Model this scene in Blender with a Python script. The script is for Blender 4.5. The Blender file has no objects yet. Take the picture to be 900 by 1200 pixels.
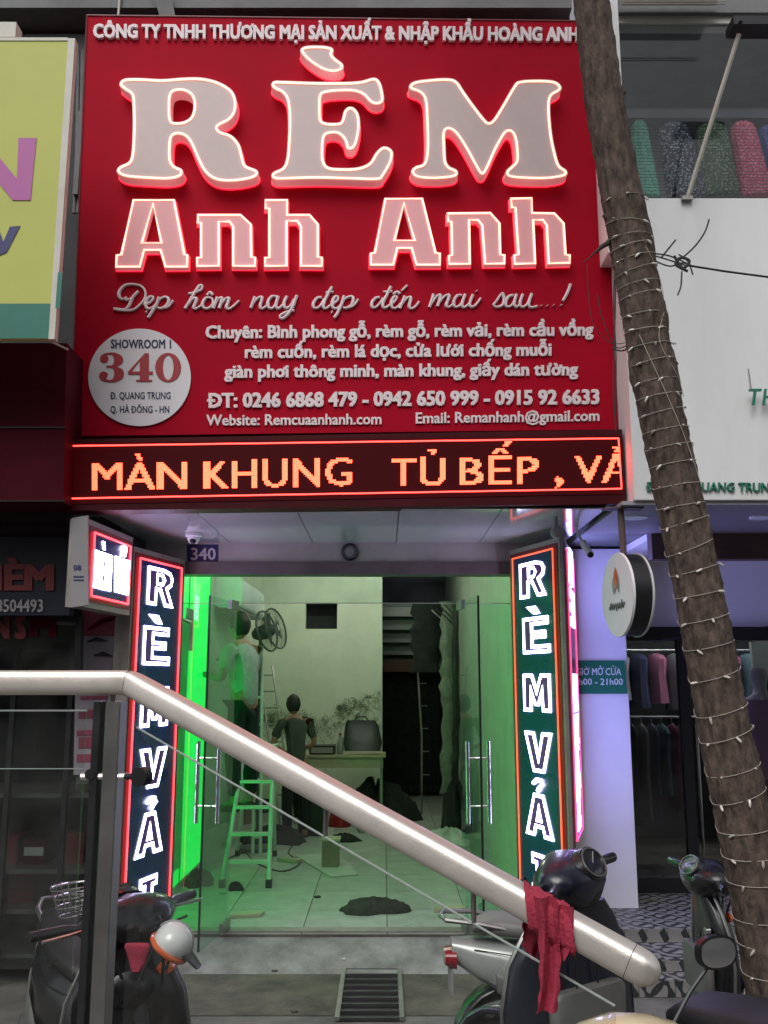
import bpy, bmesh, math, random
from math import sin, cos, pi, radians, sqrt
from mathutils import Vector, Matrix
from mathutils.geometry import tessellate_polygon
random.seed(7)
S = bpy.context.scene
COL = S.collection
V = Vector

# ---------------------------------------------------------------- camera
CAMZ = 1.70
TH = math.atan(200 / 1100)
cam = bpy.data.objects.new("camera", bpy.data.cameras.new("camera"))
COL.objects.link(cam)
cam.location = (0, 0, CAMZ)
cam.rotation_euler = (pi / 2 + TH, 0, 0)
cam.data.sensor_fit = 'VERTICAL'
cam.data.sensor_height = 36
cam.data.lens = 33
cam.data.clip_start = 0.05
cam.data.clip_end = 500
S.camera = cam
# ---------------------------------------------------------------- sky, sun, exposure
W = bpy.data.worlds.new("World")
S.world = W
W.use_nodes = True
_nt = W.node_tree
_bg = _nt.nodes['Background']
_sky = _nt.nodes.new('ShaderNodeTexSky')
_sky.sky_type = 'NISHITA'
_sky.sun_disc = False
_sky.sun_elevation = radians(52)
_sky.sun_rotation = radians(200)
_sky.dust_density = 4
_sky.air_density = 1.0
_hs = _nt.nodes.new('ShaderNodeHueSaturation')
_hs.inputs['Saturation'].default_value = 0.25
_nt.links.new(_sky.outputs[0], _hs.inputs['Color'])
_nt.links.new(_hs.outputs[0], _bg.inputs[0])
_bg.inputs[1].default_value = 0.12
_sl = bpy.data.lights.new("sun", 'SUN')
_sl.energy = 1.2
_sl.angle = radians(40)
_sl.color = (1, 0.97, 0.93)
sun = bpy.data.objects.new("sun", _sl)
COL.objects.link(sun)
_d = V((sin(radians(200)) * cos(radians(52)), cos(radians(200)) * cos(radians(52)), sin(radians(52))))
sun.rotation_euler = _d.to_track_quat('Z', 'Y').to_euler()
S.view_settings.view_transform = 'Standard'
S.view_settings.look = 'None'
S.view_settings.gamma = 1
S.view_settings.exposure = 0.12
S.cycles.use_denoising = True
S.cycles.max_bounces = 8
S.cycles.transparent_max_bounces = 16
S.cycles.sample_clamp_indirect = 4
S.cycles.caustics_reflective = False
S.cycles.caustics_refractive = False

# ---------------------------------------------------------------- mapping pixels of the photo to points of the street
def ray(px, py):
    x = (px - 450) / 1100
    v = (600 - py) / 1100
    return V((x, cos(TH) - v * sin(TH), sin(TH) + v * cos(TH)))
def P(px, py, Y, k=0.0):
    d = ray(px, py)
    t = Y / (d.y - k * d.x)
    return d * t + V((0, 0, CAMZ))
def G(px, py, z):
    d = ray(px, py)
    return d * ((z - CAMZ) / d.z) + V((0, 0, CAMZ))
def XW(px, Y, z):
    return (px - 450) / 1100 * (Y * cos(TH) + (z - CAMZ) * sin(TH))
def ZW(py, Y):
    return P(450, py, Y).z

# ---------------------------------------------------------------- materials
M = {}
def mat(name, col, rough=0.6, metal=0.0, em=None, es=0.0, var=0.0, scale=8.0, bump=0.0, bscale=60.0, coat=0.0, spec=0.5, stretch=None, trans=0.0, col2=None, detail=4.0, sub=0.0):
    m = bpy.data.materials.new(name)
    m.use_nodes = True
    nt = m.node_tree
    b = nt.nodes['Principled BSDF']
    b.inputs['Base Color'].default_value = (*col, 1)
    b.inputs['Roughness'].default_value = rough
    b.inputs['Metallic'].default_value = metal
    b.inputs['Coat Weight'].default_value = coat
    b.inputs['Specular IOR Level'].default_value = spec
    if em:
        b.inputs['Emission Color'].default_value = (*em, 1)
        b.inputs['Emission Strength'].default_value = es
    if var > 0 or bump > 0 or col2:
        tc = nt.nodes.new('ShaderNodeTexCoord')
        mp = nt.nodes.new('ShaderNodeMapping')
        nt.links.new(tc.outputs['Object'], mp.inputs[0])
        if stretch:
            mp.inputs['Scale'].default_value = stretch
    if var > 0 or col2:
        n = nt.nodes.new('ShaderNodeTexNoise')
        n.inputs['Scale'].default_value = scale
        n.inputs['Detail'].default_value = detail
        n.inputs['Roughness'].default_value = 0.65
        nt.links.new(mp.outputs[0], n.inputs[0])
        r = nt.nodes.new('ShaderNodeValToRGB')
        r.color_ramp.elements[0].position = 0.32
        r.color_ramp.elements[1].position = 0.68
        c2 = col2 or tuple(min(1, c * (1 + var)) for c in col)
        c1 = col if col2 else tuple(c * (1 - var) for c in col)
        r.color_ramp.elements[0].color = (*c1, 1)
        r.color_ramp.elements[1].color = (*c2, 1)
        nt.links.new(n.outputs[0], r.inputs[0])
        nt.links.new(r.outputs[0], b.inputs['Base Color'])
        mr = nt.nodes.new('ShaderNodeMapRange')
        mr.inputs['To Min'].default_value = max(0, rough - 0.08)
        mr.inputs['To Max'].default_value = min(1, rough + 0.1)
        nt.links.new(n.outputs[0], mr.inputs[0])
        nt.links.new(mr.outputs[0], b.inputs['Roughness'])
    if bump > 0:
        n2 = nt.nodes.new('ShaderNodeTexNoise')
        n2.inputs['Scale'].default_value = bscale
        n2.inputs['Detail'].default_value = 5
        nt.links.new(mp.outputs[0], n2.inputs[0])
        bp = nt.nodes.new('ShaderNodeBump')
        bp.inputs['Strength'].default_value = bump
        bp.inputs['Distance'].default_value = 0.01
        nt.links.new(n2.outputs[0], bp.inputs['Height'])
        nt.links.new(bp.outputs[0], b.inputs['Normal'])
    M[name] = m
    return m
def glassmat(name, tint=(0.9, 0.95, 0.93), rough=0.02, dirt=0.06, refl=1.0):
    m = bpy.data.materials.new(name)
    m.use_nodes = True
    nt = m.node_tree
    nt.nodes.remove(nt.nodes['Principled BSDF'])
    out = nt.nodes['Material Output']
    tr = nt.nodes.new('ShaderNodeBsdfTransparent')
    tr.inputs[0].default_value = (*tint, 1)
    gl = nt.nodes.new('ShaderNodeBsdfGlossy')
    gl.inputs['Roughness'].default_value = rough
    gl.inputs['Color'].default_value = (refl, refl, refl, 1)
    fr = nt.nodes.new('ShaderNodeFresnel')
    fr.inputs[0].default_value = 1.5
    mx = nt.nodes.new('ShaderNodeMixShader')
    ge = nt.nodes.new('ShaderNodeNewGeometry')
    mu = nt.nodes.new('ShaderNodeMath')
    mu.operation = 'SUBTRACT'
    mu.use_clamp = True
    nt.links.new(fr.outputs[0], mu.inputs[0])
    nt.links.new(ge.outputs['Backfacing'], mu.inputs[1])
    nt.links.new(mu.outputs[0], mx.inputs[0])
    nt.links.new(tr.outputs[0], mx.inputs[1])
    nt.links.new(gl.outputs[0], mx.inputs[2])
    df = nt.nodes.new('ShaderNodeBsdfDiffuse')
    df.inputs[0].default_value = (0.5, 0.5, 0.48, 1)
    tc = nt.nodes.new('ShaderNodeTexCoord')
    n = nt.nodes.new('ShaderNodeTexNoise')
    n.inputs['Scale'].default_value = 5
    n.inputs['Detail'].default_value = 6
    nt.links.new(tc.outputs['Object'], n.inputs[0])
    mr = nt.nodes.new('ShaderNodeMapRange')
    mr.inputs['From Min'].default_value = 0.35
    mr.inputs['From Max'].default_value = 0.75
    mr.inputs['To Max'].default_value = dirt
    nt.links.new(n.outputs[0], mr.inputs[0])
    m2 = nt.nodes.new('ShaderNodeMixShader')
    nt.links.new(mr.outputs[0], m2.inputs[0])
    nt.links.new(mx.outputs[0], m2.inputs[1])
    nt.links.new(df.outputs[0], m2.inputs[2])
    nt.links.new(m2.outputs[0], out.inputs[0])
    M[name] = m
    return m

mat('ground', (0.06, 0.056, 0.052), 0.85, col2=(0.16, 0.15, 0.14), scale=3, bump=0.5, bscale=45, detail=8)
mat('apron', (0.11, 0.10, 0.095), 0.75, col2=(0.33, 0.305, 0.31), scale=4.5, bump=0.5, bscale=50, detail=12)
mat('dark_concrete', (0.028, 0.026, 0.022), 0.9, col2=(0.13, 0.115, 0.085), scale=4, bump=0.6, bscale=40, detail=12)
mat('sign_red', (0.385, 0.004, 0.020), 0.6, spec=0.06, var=0.07, scale=3.5, detail=8, bump=0.05, bscale=25)
mat('letter_face', (0.54, 0.46, 0.455), 0.5, var=0.04, em=(0.9, 0.45, 0.45), es=0.05)
mat('letter_face_pink', (0.56, 0.33, 0.35), 0.5, var=0.04, em=(1, 0.30, 0.32), es=0.20)
mat('letter_side', (0.80, 0.60, 0.60), 0.5, em=(1, 0.25, 0.28), es=0.26)
mat('added_glow_red', (1, 0.1, 0.1), 0.5, em=(1, 0.015, 0.06), es=1.1)  # glow of strips added behind letter edges to imitate a bloom halo
mat('neon', (1, 0.8, 0.7), 0.5, em=(1, 0.36, 0.24), es=2.6)
mat('neon_core', (1, 0.8, 0.7), 0.5, em=(1, 0.62, 0.42), es=1.6)
mat('letter_white', (0.78, 0.67, 0.70), 0.5, var=0.05)
mat('disc_white', (0.72, 0.70, 0.74), 0.45, var=0.04, scale=3)
mat('navy_print', (0.02, 0.02, 0.08), 0.5)
mat('red_print', (0.36, 0.02, 0.03), 0.5)
mat('led_base_glow', (0.03, 0.003, 0.005), 0.55, spec=.08, em=(1, 0.0, 0.01), es=0.02)  # faint red emission put into the base in place of bloom round the dots
mat('led_frame', (0.055, 0.005, 0.009), 0.45, spec=.15, var=0.2, scale=5)
mat('led_amber', (1, 0.4, 0.2), 0.5, em=(1, 0.056, 0.024), es=4.4)
mat('led_red', (1, 0.1, 0.1), 0.5, em=(1, 0.045, 0.035), es=5.0)
mat('tube_red', (1, 0.1, 0.1), 0.5, em=(1, 0.045, 0.06), es=4.2)
mat('tube_orange', (1, 0.2, 0.1), 0.5, em=(1, 0.12, 0.04), es=1.1)
mat('tube_white', (0.9, 0.9, 1), 0.5, em=(0.62, 0.60, 1), es=12.0)
mat('tube_violet', (0.6, 0.3, 1), 0.5, em=(1, 0.06, 0.16), es=1.6)
mat('tube_blue', (0.5, 0.5, 1), 0.5, em=(0.34, 0.36, 1), es=11.0)
mat('column_face', (0.010, 0.014, 0.075), 0.25, var=0.3, scale=3, em=(0.05, 0.08, 0.6), es=0.035)
mat('column_face_teal', (0.008, 0.03, 0.055), 0.25, col2=(0.008, 0.013, 0.06), scale=4, em=(0.02, 0.2, 0.35), es=0.05)
mat('column_border', (0.16, 0.008, 0.015), 0.35)
mat('letter_purple', (0.10, 0.03, 0.16), 0.35, em=(0.4, 0.1, 0.6), es=0.06)
mat('alu_frame', (0.36, 0.33, 0.31), 0.4, 0.6, var=0.15, scale=10)
mat('soffit', (0.62, 0.58, 0.62), 0.09, var=0.04, scale=1.5, coat=0.6)
mat('lintel', (0.50, 0.46, 0.42), 0.5, var=0.12, scale=4, bump=0.1)
mat('lintel_dark', (0.16, 0.12, 0.12), 0.45, var=0.2, scale=6)
mat('facade_dark', (0.045, 0.045, 0.05), 0.8, var=0.35, scale=2.5, bump=0.2)
mat('beam_grey', (0.16, 0.165, 0.17), 0.75, var=0.25, scale=3)
mat('white_render', (0.75, 0.76, 0.77), 0.7, var=0.07, scale=2.2, stretch=(1.6, 1, .35), detail=9, bump=0.05, bscale=80)
mat('white_pillar', (0.80, 0.79, 0.82), 0.5, var=0.05, scale=2)
mat('brown_beam', (0.11, 0.07, 0.065), 0.5, var=0.25, scale=5)
mat('grey_soffit', (0.33, 0.32, 0.35), 0.3, var=0.1, scale=2)
mat('black_frame', (0.012, 0.012, 0.014), 0.35)
mat('dark_metal', (0.05, 0.05, 0.055), 0.4, 0.6, var=0.2)
mat('sign_yellow', (0.50, 0.53, 0.14), 0.5, spec=.25, var=0.06, scale=2)
mat('sign_green', (0.02, 0.16, 0.12), 0.45, var=0.08)
mat('magenta_print', (0.42, 0.10, 0.33), 0.5)
mat('blue_print', (0.03, 0.03, 0.14), 0.5)
mat('cream_edge', (0.55, 0.54, 0.48), 0.5, var=0.1, scale=6)
mat('maroon', (0.065, 0.004, 0.012), 0.6, spec=.08, var=0.3, scale=3)
mat('shutter', (0.045, 0.030, 0.033), 0.6, spec=.1, var=0.2)
mat('navy_board', (0.012, 0.014, 0.028), 0.35, var=0.3, scale=4)
mat('dim_red', (0.17, 0.014, 0.018), 0.5)
mat('dim_grey', (0.27, 0.26, 0.27), 0.5)
mat('green_letter', (0.02, 0.19, 0.12), 0.4)
mat('green_plate', (0.015, 0.17, 0.09), 0.4, var=0.08)
mat('plate_text', (0.62, 0.75, 0.68), 0.5)
mat('trunk', (0.020, 0.012, 0.010), 0.95, col2=(0.125, 0.088, 0.070), scale=34, bump=1.0, bscale=70, stretch=(1, 1, 0.4), detail=10)
mat('twig', (0.05, 0.035, 0.03), 0.9, var=0.3, scale=20)
mat('wire_white', (0.34, 0.30, 0.27), 0.6)
mat('bulb', (0.55, 0.52, 0.47), 0.25, coat=0.5)
mat('cable', (0.02, 0.02, 0.022), 0.6)
mat('glass_rim', (0.34, 0.38, 0.36), 0.7, spec=0.05)
mat('steel', (0.90, 0.84, 0.78), 0.46, 0.85, var=0.06, scale=9, bump=0.06, bscale=160, detail=10)
mat('chrome', (0.75, 0.75, 0.76), 0.15, 1.0)
mat('dull_steel', (0.30, 0.29, 0.28), 0.4, 0.9, var=0.15)
mat('red_cloth', (0.36, 0.028, 0.06), 0.9, var=0.15, scale=12, bump=0.4, bscale=160)
mat('tile_white', (0.27, 0.29, 0.27), 0.4, col2=(0.52, 0.54, 0.50), scale=3.2, detail=10)
mat('wall_inner', (0.62, 0.64, 0.53), 0.7, var=0.10, scale=1.8, detail=8)
mat('branch_print', (0.19, 0.23, 0.15), 0.7)
mat('ceiling', (0.6, 0.6, 0.58), 0.7)
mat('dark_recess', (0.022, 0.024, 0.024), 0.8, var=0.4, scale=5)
mat('dark_cloth', (0.012, 0.014, 0.014), 0.95, var=0.5, scale=9, bump=0.6, bscale=30)
mat('brown_band', (0.11, 0.045, 0.028), 0.6, var=0.2)
mat('green_lamp', (0.1, 1, 0.3), 0.5, em=(0.02, 1, 0.14), es=16.0)
mat('lamp_white', (1, 1, 1), 0.5, em=(0.90, 1, 0.84), es=85.0)
mat('green_lightbox', (0.05, 0.5, 0.15), 0.3, em=(0.0, 1, 0.11), es=0.85, var=.1)
mat('fill_lamp', (1, 1, 1), 0.5, em=(0.95, 0.97, 1), es=95.0)  # emission of the strip lamp added to brighten the clothes shop
mat('crumpled_plastic', (0.16, 0.20, 0.15), 0.5, var=.35, scale=12, bump=.8, bscale=18)
mat('green_panel', (0.12, 0.55, 0.22), 0.4, col2=(0.2, 0.72, 0.3), scale=6)
mat('ladder_paint', (0.55, 0.60, 0.58), 0.4, 0.3, var=0.1)
mat('shirt_grey', (0.34, 0.37, 0.38), 0.9, var=0.15, scale=15, bump=0.4, bscale=25)
mat('shirt_dark', (0.06, 0.065, 0.06), 0.9, var=0.2, bump=0.4, bscale=25)
mat('trousers', (0.012, 0.013, 0.018), 0.9, var=0.2, bump=0.3, bscale=30)
mat('skin', (0.36, 0.19, 0.13), 0.55, var=0.06)
mat('hair', (0.008, 0.007, 0.007), 0.6, var=0.3, scale=60)
mat('fan_grey', (0.06, 0.075, 0.07), 0.5)
mat('wood_pale', (0.42, 0.38, 0.26), 0.6, var=0.12, scale=5, stretch=(1, 8, 1))
mat('black_plastic', (0.01, 0.01, 0.011), 0.35, var=0.2)
mat('cardboard', (0.22, 0.17, 0.11), 0.85, var=0.15)
mat('paper', (0.50, 0.52, 0.48), 0.7, var=0.1)
mat('red_plastic', (0.30, 0.01, 0.02), 0.4)
mat('dirt', (0.025, 0.027, 0.02), 0.95, var=0.5, scale=25, bump=1, bscale=60)
mat('navy_paint', (0.006, 0.008, 0.020), 0.3, coat=0.35, var=0.15)
mat('bike_black', (0.009, 0.009, 0.011), 0.28, coat=0.4, var=0.2)
mat('seat_vinyl', (0.012, 0.012, 0.013), 0.55, bump=0.2, bscale=180)
mat('silver_paint', (0.40, 0.41, 0.40), 0.28, 0.3, coat=0.6, var=0.08)
mat('grey_plastic', (0.13, 0.13, 0.125), 0.5, var=0.15)
mat('cream_paint', (0.66, 0.56, 0.36), 0.2, coat=0.8, var=0.05)
mat('tyre', (0.012, 0.012, 0.012), 0.85, bump=0.4, bscale=90)
mat('tail_red', (0.25, 0.008, 0.02), 0.2, coat=0.6)
mat('lens', (0.55, 0.58, 0.6), 0.08, coat=1.0)
mat('mirror', (0.62, 0.64, 0.66), 0.04, 1.0)
mat('helmet_white', (0.70, 0.71, 0.70), 0.2, coat=0.8)
mat('helmet_orange', (0.60, 0.11, 0.03), 0.25, coat=0.6)
mat('pink_cloth', (0.42, 0.22, 0.36), 0.85, var=0.1, bump=0.3, bscale=30)
mat('mannequin', (0.50, 0.46, 0.52), 0.35)
mat('opp_wall', (0.30, 0.27, 0.23), 0.85, var=0.15, scale=0.8)
mat('opp_wall_grey', (0.24, 0.25, 0.26), 0.85, var=0.15, scale=0.8)
mat('opp_glass', (0.03, 0.04, 0.05), 0.1)
mat('poster_pink', (0.30, 0.06, 0.11), 0.5, col2=(0.20, 0.03, 0.06), scale=6)
mat('poster_pale', (0.30, 0.26, 0.31), 0.5, var=0.15, scale=6)
glassmat('glass', (0.92, 0.96, 0.94), 0.01, 0.05)
glassmat('glass_dark', (0.76, 0.79, 0.78), 0.03, 0.05)
glassmat('rail_glass', (0.91, 0.93, 0.92), 0.01, 0.02)
glassmat('glass_green', (0.78, 0.93, 0.85), 0.02, 0.05)
glassmat('window_glass', (0.88, 0.91, 0.92), 0.03, 0.02, 1.0)
for nm, c in dict(fab_mint=(0.16, 0.50, 0.36), fab_navy=(0.03, 0.035, 0.06), fab_green=(0.045, 0.09, 0.045), fab_pink=(0.50, 0.07, 0.14), fab_blue=(0.03, 0.06, 0.22)).items():
    m = mat(nm, c, 0.8)
    nt = m.node_tree
    tc = nt.nodes.new('ShaderNodeTexCoord')
    vo = nt.nodes.new('ShaderNodeTexVoronoi')
    vo.inputs['Scale'].default_value = 62
    nt.links.new(tc.outputs['Object'], vo.inputs[0])
    r = nt.nodes.new('ShaderNodeValToRGB')
    r.color_ramp.elements[0].position = 0.26
    r.color_ramp.elements[1].position = 0.5
    k = {'fab_mint': (0.05, 0.28, 0.18), 'fab_navy': (0.42, 0.42, 0.50), 'fab_green': (0.30, 0.33, 0.24), 'fab_pink': (0.70, 0.25, 0.32), 'fab_blue': (0.10, 0.14, 0.35)}[nm]
    r.color_ramp.elements[0].color = (*k, 1)
    r.color_ramp.elements[1].color = (*c, 1)
    nt.links.new(vo.outputs[0], r.inputs[0])
    nt.links.new(r.outputs[0], nt.nodes['Principled BSDF'].inputs['Base Color'])

def pattern_mat(name, kind):
    m = mat(name, (0.3, 0.3, 0.3), 0.45)
    nt = m.node_tree
    N = nt.nodes.new
    L = nt.links.new
    tc = N('ShaderNodeTexCoord')
    sp = N('ShaderNodeSeparateXYZ')
    L(tc.outputs['Object'], sp.inputs[0])
    def mth(op, a, b=None):
        n = N('ShaderNodeMath')
        n.operation = op
        for i, q in enumerate((a, b)):
            if q is None: continue
            if isinstance(q, (int, float)): n.inputs[i].default_value = q
            else: L(q, n.inputs[i])
        return n.outputs[0]
    X = sp.outputs[0]
    if kind == 'diamond':
        Z = sp.outputs[2]
        u = mth('ABSOLUTE', mth('SUBTRACT', mth('FRACT', mth('MULTIPLY', X, 1 / 0.13)), 0.35))
        v = mth('ABSOLUTE', mth('ADD', mth('MULTIPLY', Z, 1 / 0.06), mth('MULTIPLY', mth('SUBTRACT', mth('FRACT', mth('MULTIPLY', X, 1 / 0.13)), 0.35), 1.2)))
        f = mth('ADD', mth('MULTIPLY', u, 2.6), mth('MULTIPLY', v, 0.8))
        f = mth('LESS_THAN', f, 0.62)
    else:
        Y = sp.outputs[1] if kind == 'swirl' else sp.outputs[2]
        s = 52
        a = mth('MULTIPLY', mth('SINE', mth('MULTIPLY', X, s)), mth('SINE', mth('MULTIPLY', Y, s)))
        r2 = mth('SQRT', mth('ADD', mth('POWER', mth('MULTIPLY', X, 10), 2), mth('POWER', mth('MULTIPLY', Y, 10), 2)))
        b = mth('SINE', mth('MULTIPLY', r2, 11))
        f = mth('GREATER_THAN', mth('ADD', mth('MULTIPLY', a, 1.1), mth('MULTIPLY', b, 0.7)), 0.18)
    mx = N('ShaderNodeMixRGB')
    L(f, mx.inputs[0])
    mx.inputs[1].default_value = (0.27, 0.26, 0.26, 1)
    mx.inputs[2].default_value = (0.035, 0.037, 0.04, 1)
    no = N('ShaderNodeTexNoise')
    no.inputs['Scale'].default_value = 9
    L(tc.outputs['Object'], no.inputs[0])
    m3 = N('ShaderNodeMixRGB')
    m3.blend_type = 'MULTIPLY'
    m3.inputs[0].default_value = 0.5
    L(mx.outputs[0], m3.inputs[1])
    L(no.outputs[0], m3.inputs[2])
    L(m3.outputs[0], nt.nodes['Principled BSDF'].inputs['Base Color'])
pattern_mat('tile_swirl', 'swirl')
pattern_mat('tile_diamond', 'diamond')
pattern_mat('tile_scroll', 'scroll')

# ---------------------------------------------------------------- mesh builder
class MB:
    def __init__(s):
        s.v = []
        s.f = []
        s.mi = []
        s.cur = 0
    def add(s, vs, fs):
        o = len(s.v)
        s.v += [V(a) for a in vs]
        s.f += [tuple(o + i for i in f) for f in fs]
        s.mi += [s.cur] * len(fs)
        return s
    def box(s, a, b, M4=None):
        x0, y0, z0 = a
        x1, y1, z1 = b
        vs = [V((x, y, z)) for z in (z0, z1) for y in (y0, y1) for x in (x0, x1)]
        if M4: vs = [M4 @ q for q in vs]
        return s.add(vs, [(0, 2, 3, 1), (4, 5, 7, 6), (0, 1, 5, 4), (2, 6, 7, 3), (0, 4, 6, 2), (1, 3, 7, 5)])
    def hexa(s, q, d):
        """a quad q (4 points) thickened by vector d"""
        vs = [V(a) for a in q] + [V(a) + V(d) for a in q]
        return s.add(vs, [(0, 1, 2, 3), (7, 6, 5, 4), (0, 4, 5, 1), (1, 5, 6, 2), (2, 6, 7, 3), (3, 7, 4, 0)])
    def tube(s, pts, r, n=8, closed=False, caps=True, flat=None):
        pts = [V(p) for p in pts]
        N = len(pts)
        rs = r if isinstance(r, (list, tuple)) else [r] * N
        rings = []
        up = None
        for i, p in enumerate(pts):
            if closed: t = pts[(i + 1) % N] - pts[i - 1]
            else: t = pts[min(i + 1, N - 1)] - pts[max(i - 1, 0)]
            if t.length < 1e-9: t = V((0, 0, 1))
            t.normalize()
            if up is None:
                up = V((0, 0, 1)) if abs(t.z) < 0.9 else V((0, 1, 0))
            u = up - t * up.dot(t)
            if u.length < 1e-6: u = t.orthogonal()
            u.normalize()
            w = t.cross(u)
            up = u
            rings.append([p + (u * cos(2 * pi * k / n) + w * sin(2 * pi * k / n)) * rs[i] for k in range(n)])
        o = [q for rg in rings for q in rg]
        fs = []
        for i in range(N if closed else N - 1):
            j = (i + 1) % N
            for k in range(n):
                fs.append((i * n + k, i * n + (k + 1) % n, j * n + (k + 1) % n, j * n + k))
        if caps and not closed:
            fs.append(tuple(range(n))[::-1])
            fs.append(tuple((N - 1) * n + k for k in range(n)))
        return s.add(o, fs)
    def loft(s, secs, n=16, e=2.0, caps=True):
        """secs: (centre, half axis u, half axis w)"""
        o = []
        for c, u, w in secs:
            c, u, w = V(c), V(u), V(w)
            for k in range(n):
                a = 2 * pi * k / n
                ca, sa = cos(a), sin(a)
                o.append(c + u * (math.copysign(abs(ca) ** (2 / e), ca)) + w * (math.copysign(abs(sa) ** (2 / e), sa)))
        fs = []
        for i in range(len(secs) - 1):
            for k in range(n):
                fs.append((i * n + k, i * n + (k + 1) % n, (i + 1) * n + (k + 1) % n, (i + 1) * n + k))
        if caps:
            fs.append(tuple(range(n))[::-1])
            fs.append(tuple((len(secs) - 1) * n + k for k in range(n)))
        return s.add(o, fs)
    def ball(s, c, rx, ry=None, rz=None, nu=14, nv=9, v0=0.0, v1=1.0, M4=None):
        ry = ry or rx
        rz = rz or rx
        o = []
        for j in range(nv + 1):
            ph = pi * (v0 + (v1 - v0) * j / nv)
            for k in range(nu):
                a = 2 * pi * k / nu
                q = V((rx * sin(ph) * cos(a), ry * sin(ph) * sin(a), rz * cos(ph)))
                if M4: q = M4 @ q
                o.append(V(c) + q)
        fs = [(j * nu + k, (j + 1) * nu + k, (j + 1) * nu + (k + 1) % nu, j * nu + (k + 1) % nu) for j in range(nv) for k in range(nu)]
        return s.add(o, fs)
    def build(s, name, m, parent=None, smooth=False, loc=None, world=True, bevel=0.0):
        """verts in world coordinates; a child keeps its parent's frame (parent frames are pure translations unless world=False)"""
        me = bpy.data.meshes.new(name)
        if parent is not None:
            org = ORG.get(parent.name, V((0, 0, 0))) if world else V((0, 0, 0))
        elif loc is not None: org = V(loc)
        else:
            if s.v:
                org = V((sum(a.x for a in s.v) / len(s.v), sum(a.y for a in s.v) / len(s.v), min(a.z for a in s.v)))
            else: org = V((0, 0, 0))
        me.from_pydata([a - org for a in s.v], [], s.f)
        ms = m if isinstance(m, (list, tuple)) else [m]
        for q in ms: me.materials.append(M[q])
        if len(ms) > 1: me.polygons.foreach_set('material_index', s.mi)
        bm = bmesh.new()
        bm.from_mesh(me)
        bmesh.ops.remove_doubles(bm, verts=bm.verts, dist=1e-5)
        bmesh.ops.recalc_face_normals(bm, faces=bm.faces)
        if bevel > 0:
            bmesh.ops.bevel(bm, geom=[e for e in bm.edges if e.is_manifold and e.calc_face_angle(0) > 0.6], offset=bevel, segments=2, affect='EDGES', clamp_overlap=True)
        bm.to_mesh(me)
        bm.free()
        if smooth: me.shade_auto(smooth) if hasattr(me, 'shade_auto') else me.polygons.foreach_set('use_smooth', [True] * len(me.polygons))
        o = bpy.data.objects.new(name, me)
        COL.objects.link(o)
        if smooth:
            md = None
            sharp = radians(smooth if smooth is not True else 40)
            me.polygons.foreach_set('use_smooth', [True] * len(me.polygons))
            try: me.set_sharp_from_angle(angle=sharp)
            except Exception: pass
        if parent is not None:
            o.parent = parent
            ORG[o.name] = org
        else:
            o.location = org
            ORG[o.name] = org
        return o
ORG = {}
def tag(o, label, cat, group=None):
    o['label'] = label
    o['category'] = cat
    if group: o['group'] = group
    return o
def struct(o):
    o['kind'] = 'structure'
    return o
def thing(name, label, cat, loc=(0, 0, 0), group=None, rz=0.0):
    o = bpy.data.objects.new(name, None)
    o.empty_display_size = 0.1
    COL.objects.link(o)
    o.location = loc
    o.rotation_euler = (0, 0, rz)
    ORG[o.name] = V(loc)
    return tag(o, label, cat, group)
def qpx(pts, Y, k=0.0): return [P(a, b, Y, k) for a, b in pts]
def slab(pts, Y, d, k=0.0):
    """pixel quad/polygon on a plane thickened backwards by d"""
    q = qpx(pts, Y, k)
    b = MB()
    n = V((k, -1, 0)).normalized()
    return b.hexa(q, -n * d)

# ---------------------------------------------------------------- outlines and lettering
def smooth_loop(pts, sub=4):
    N = len(pts)
    out = []
    for i in range(N):
        p0, p1, p2, p3 = [V((*pts[(i + j - 1) % N], 0)) for j in range(4)]
        for t in range(sub):
            t /= sub
            q = 0.5 * ((2 * p1) + (p2 - p0) * t + (2 * p0 - 5 * p1 + 4 * p2 - p3) * t * t + (3 * p1 - p0 - 3 * p2 + p3) * t ** 3)
            out.append((q.x, q.y))
    return out
def smooth_path(pts, sub=4):
    p = [pts[0]] + list(pts) + [pts[-1]]
    out = []
    for i in range(1, len(p) - 2):
        p0, p1, p2, p3 = [V((*p[i + j - 1], 0)) for j in range(4)]
        for t in range(sub):
            t /= sub
            q = 0.5 * ((2 * p1) + (p2 - p0) * t + (2 * p0 - 5 * p1 + 4 * p2 - p3) * t * t + (3 * p1 - p0 - 3 * p2 + p3) * t ** 3)
            out.append((q.x, q.y))
    out.append(tuple(pts[-1]))
    return out
def area(l): return 0.5 * sum(l[i - 1][0] * l[i][1] - l[i][0] * l[i - 1][1] for i in range(len(l)))
def offset(l, d):
    """grow the loop by d (negative shrinks), mitred"""
    sg = 1 if area(l) > 0 else -1
    N = len(l)
    out = []
    for i in range(N):
        a, b, c = V(l[i - 1]), V(l[i]), V(l[(i + 1) % N])
        e1, e2 = (b - a), (c - b)
        if e1.length < 1e-6 or e2.length < 1e-6:
            out.append(tuple(b)); continue
        n1 = V((e1.y, -e1.x)).normalized() * sg
        n2 = V((e2.y, -e2.x)).normalized() * sg
        m = n1 + n2
        if m.length < 0.3: m = n1
        m.normalize()
        c_ = max(0.45, m.dot(n1))
        q = b + m * (d / c_)
        out.append((q.x, q.y))
    return out
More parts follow.
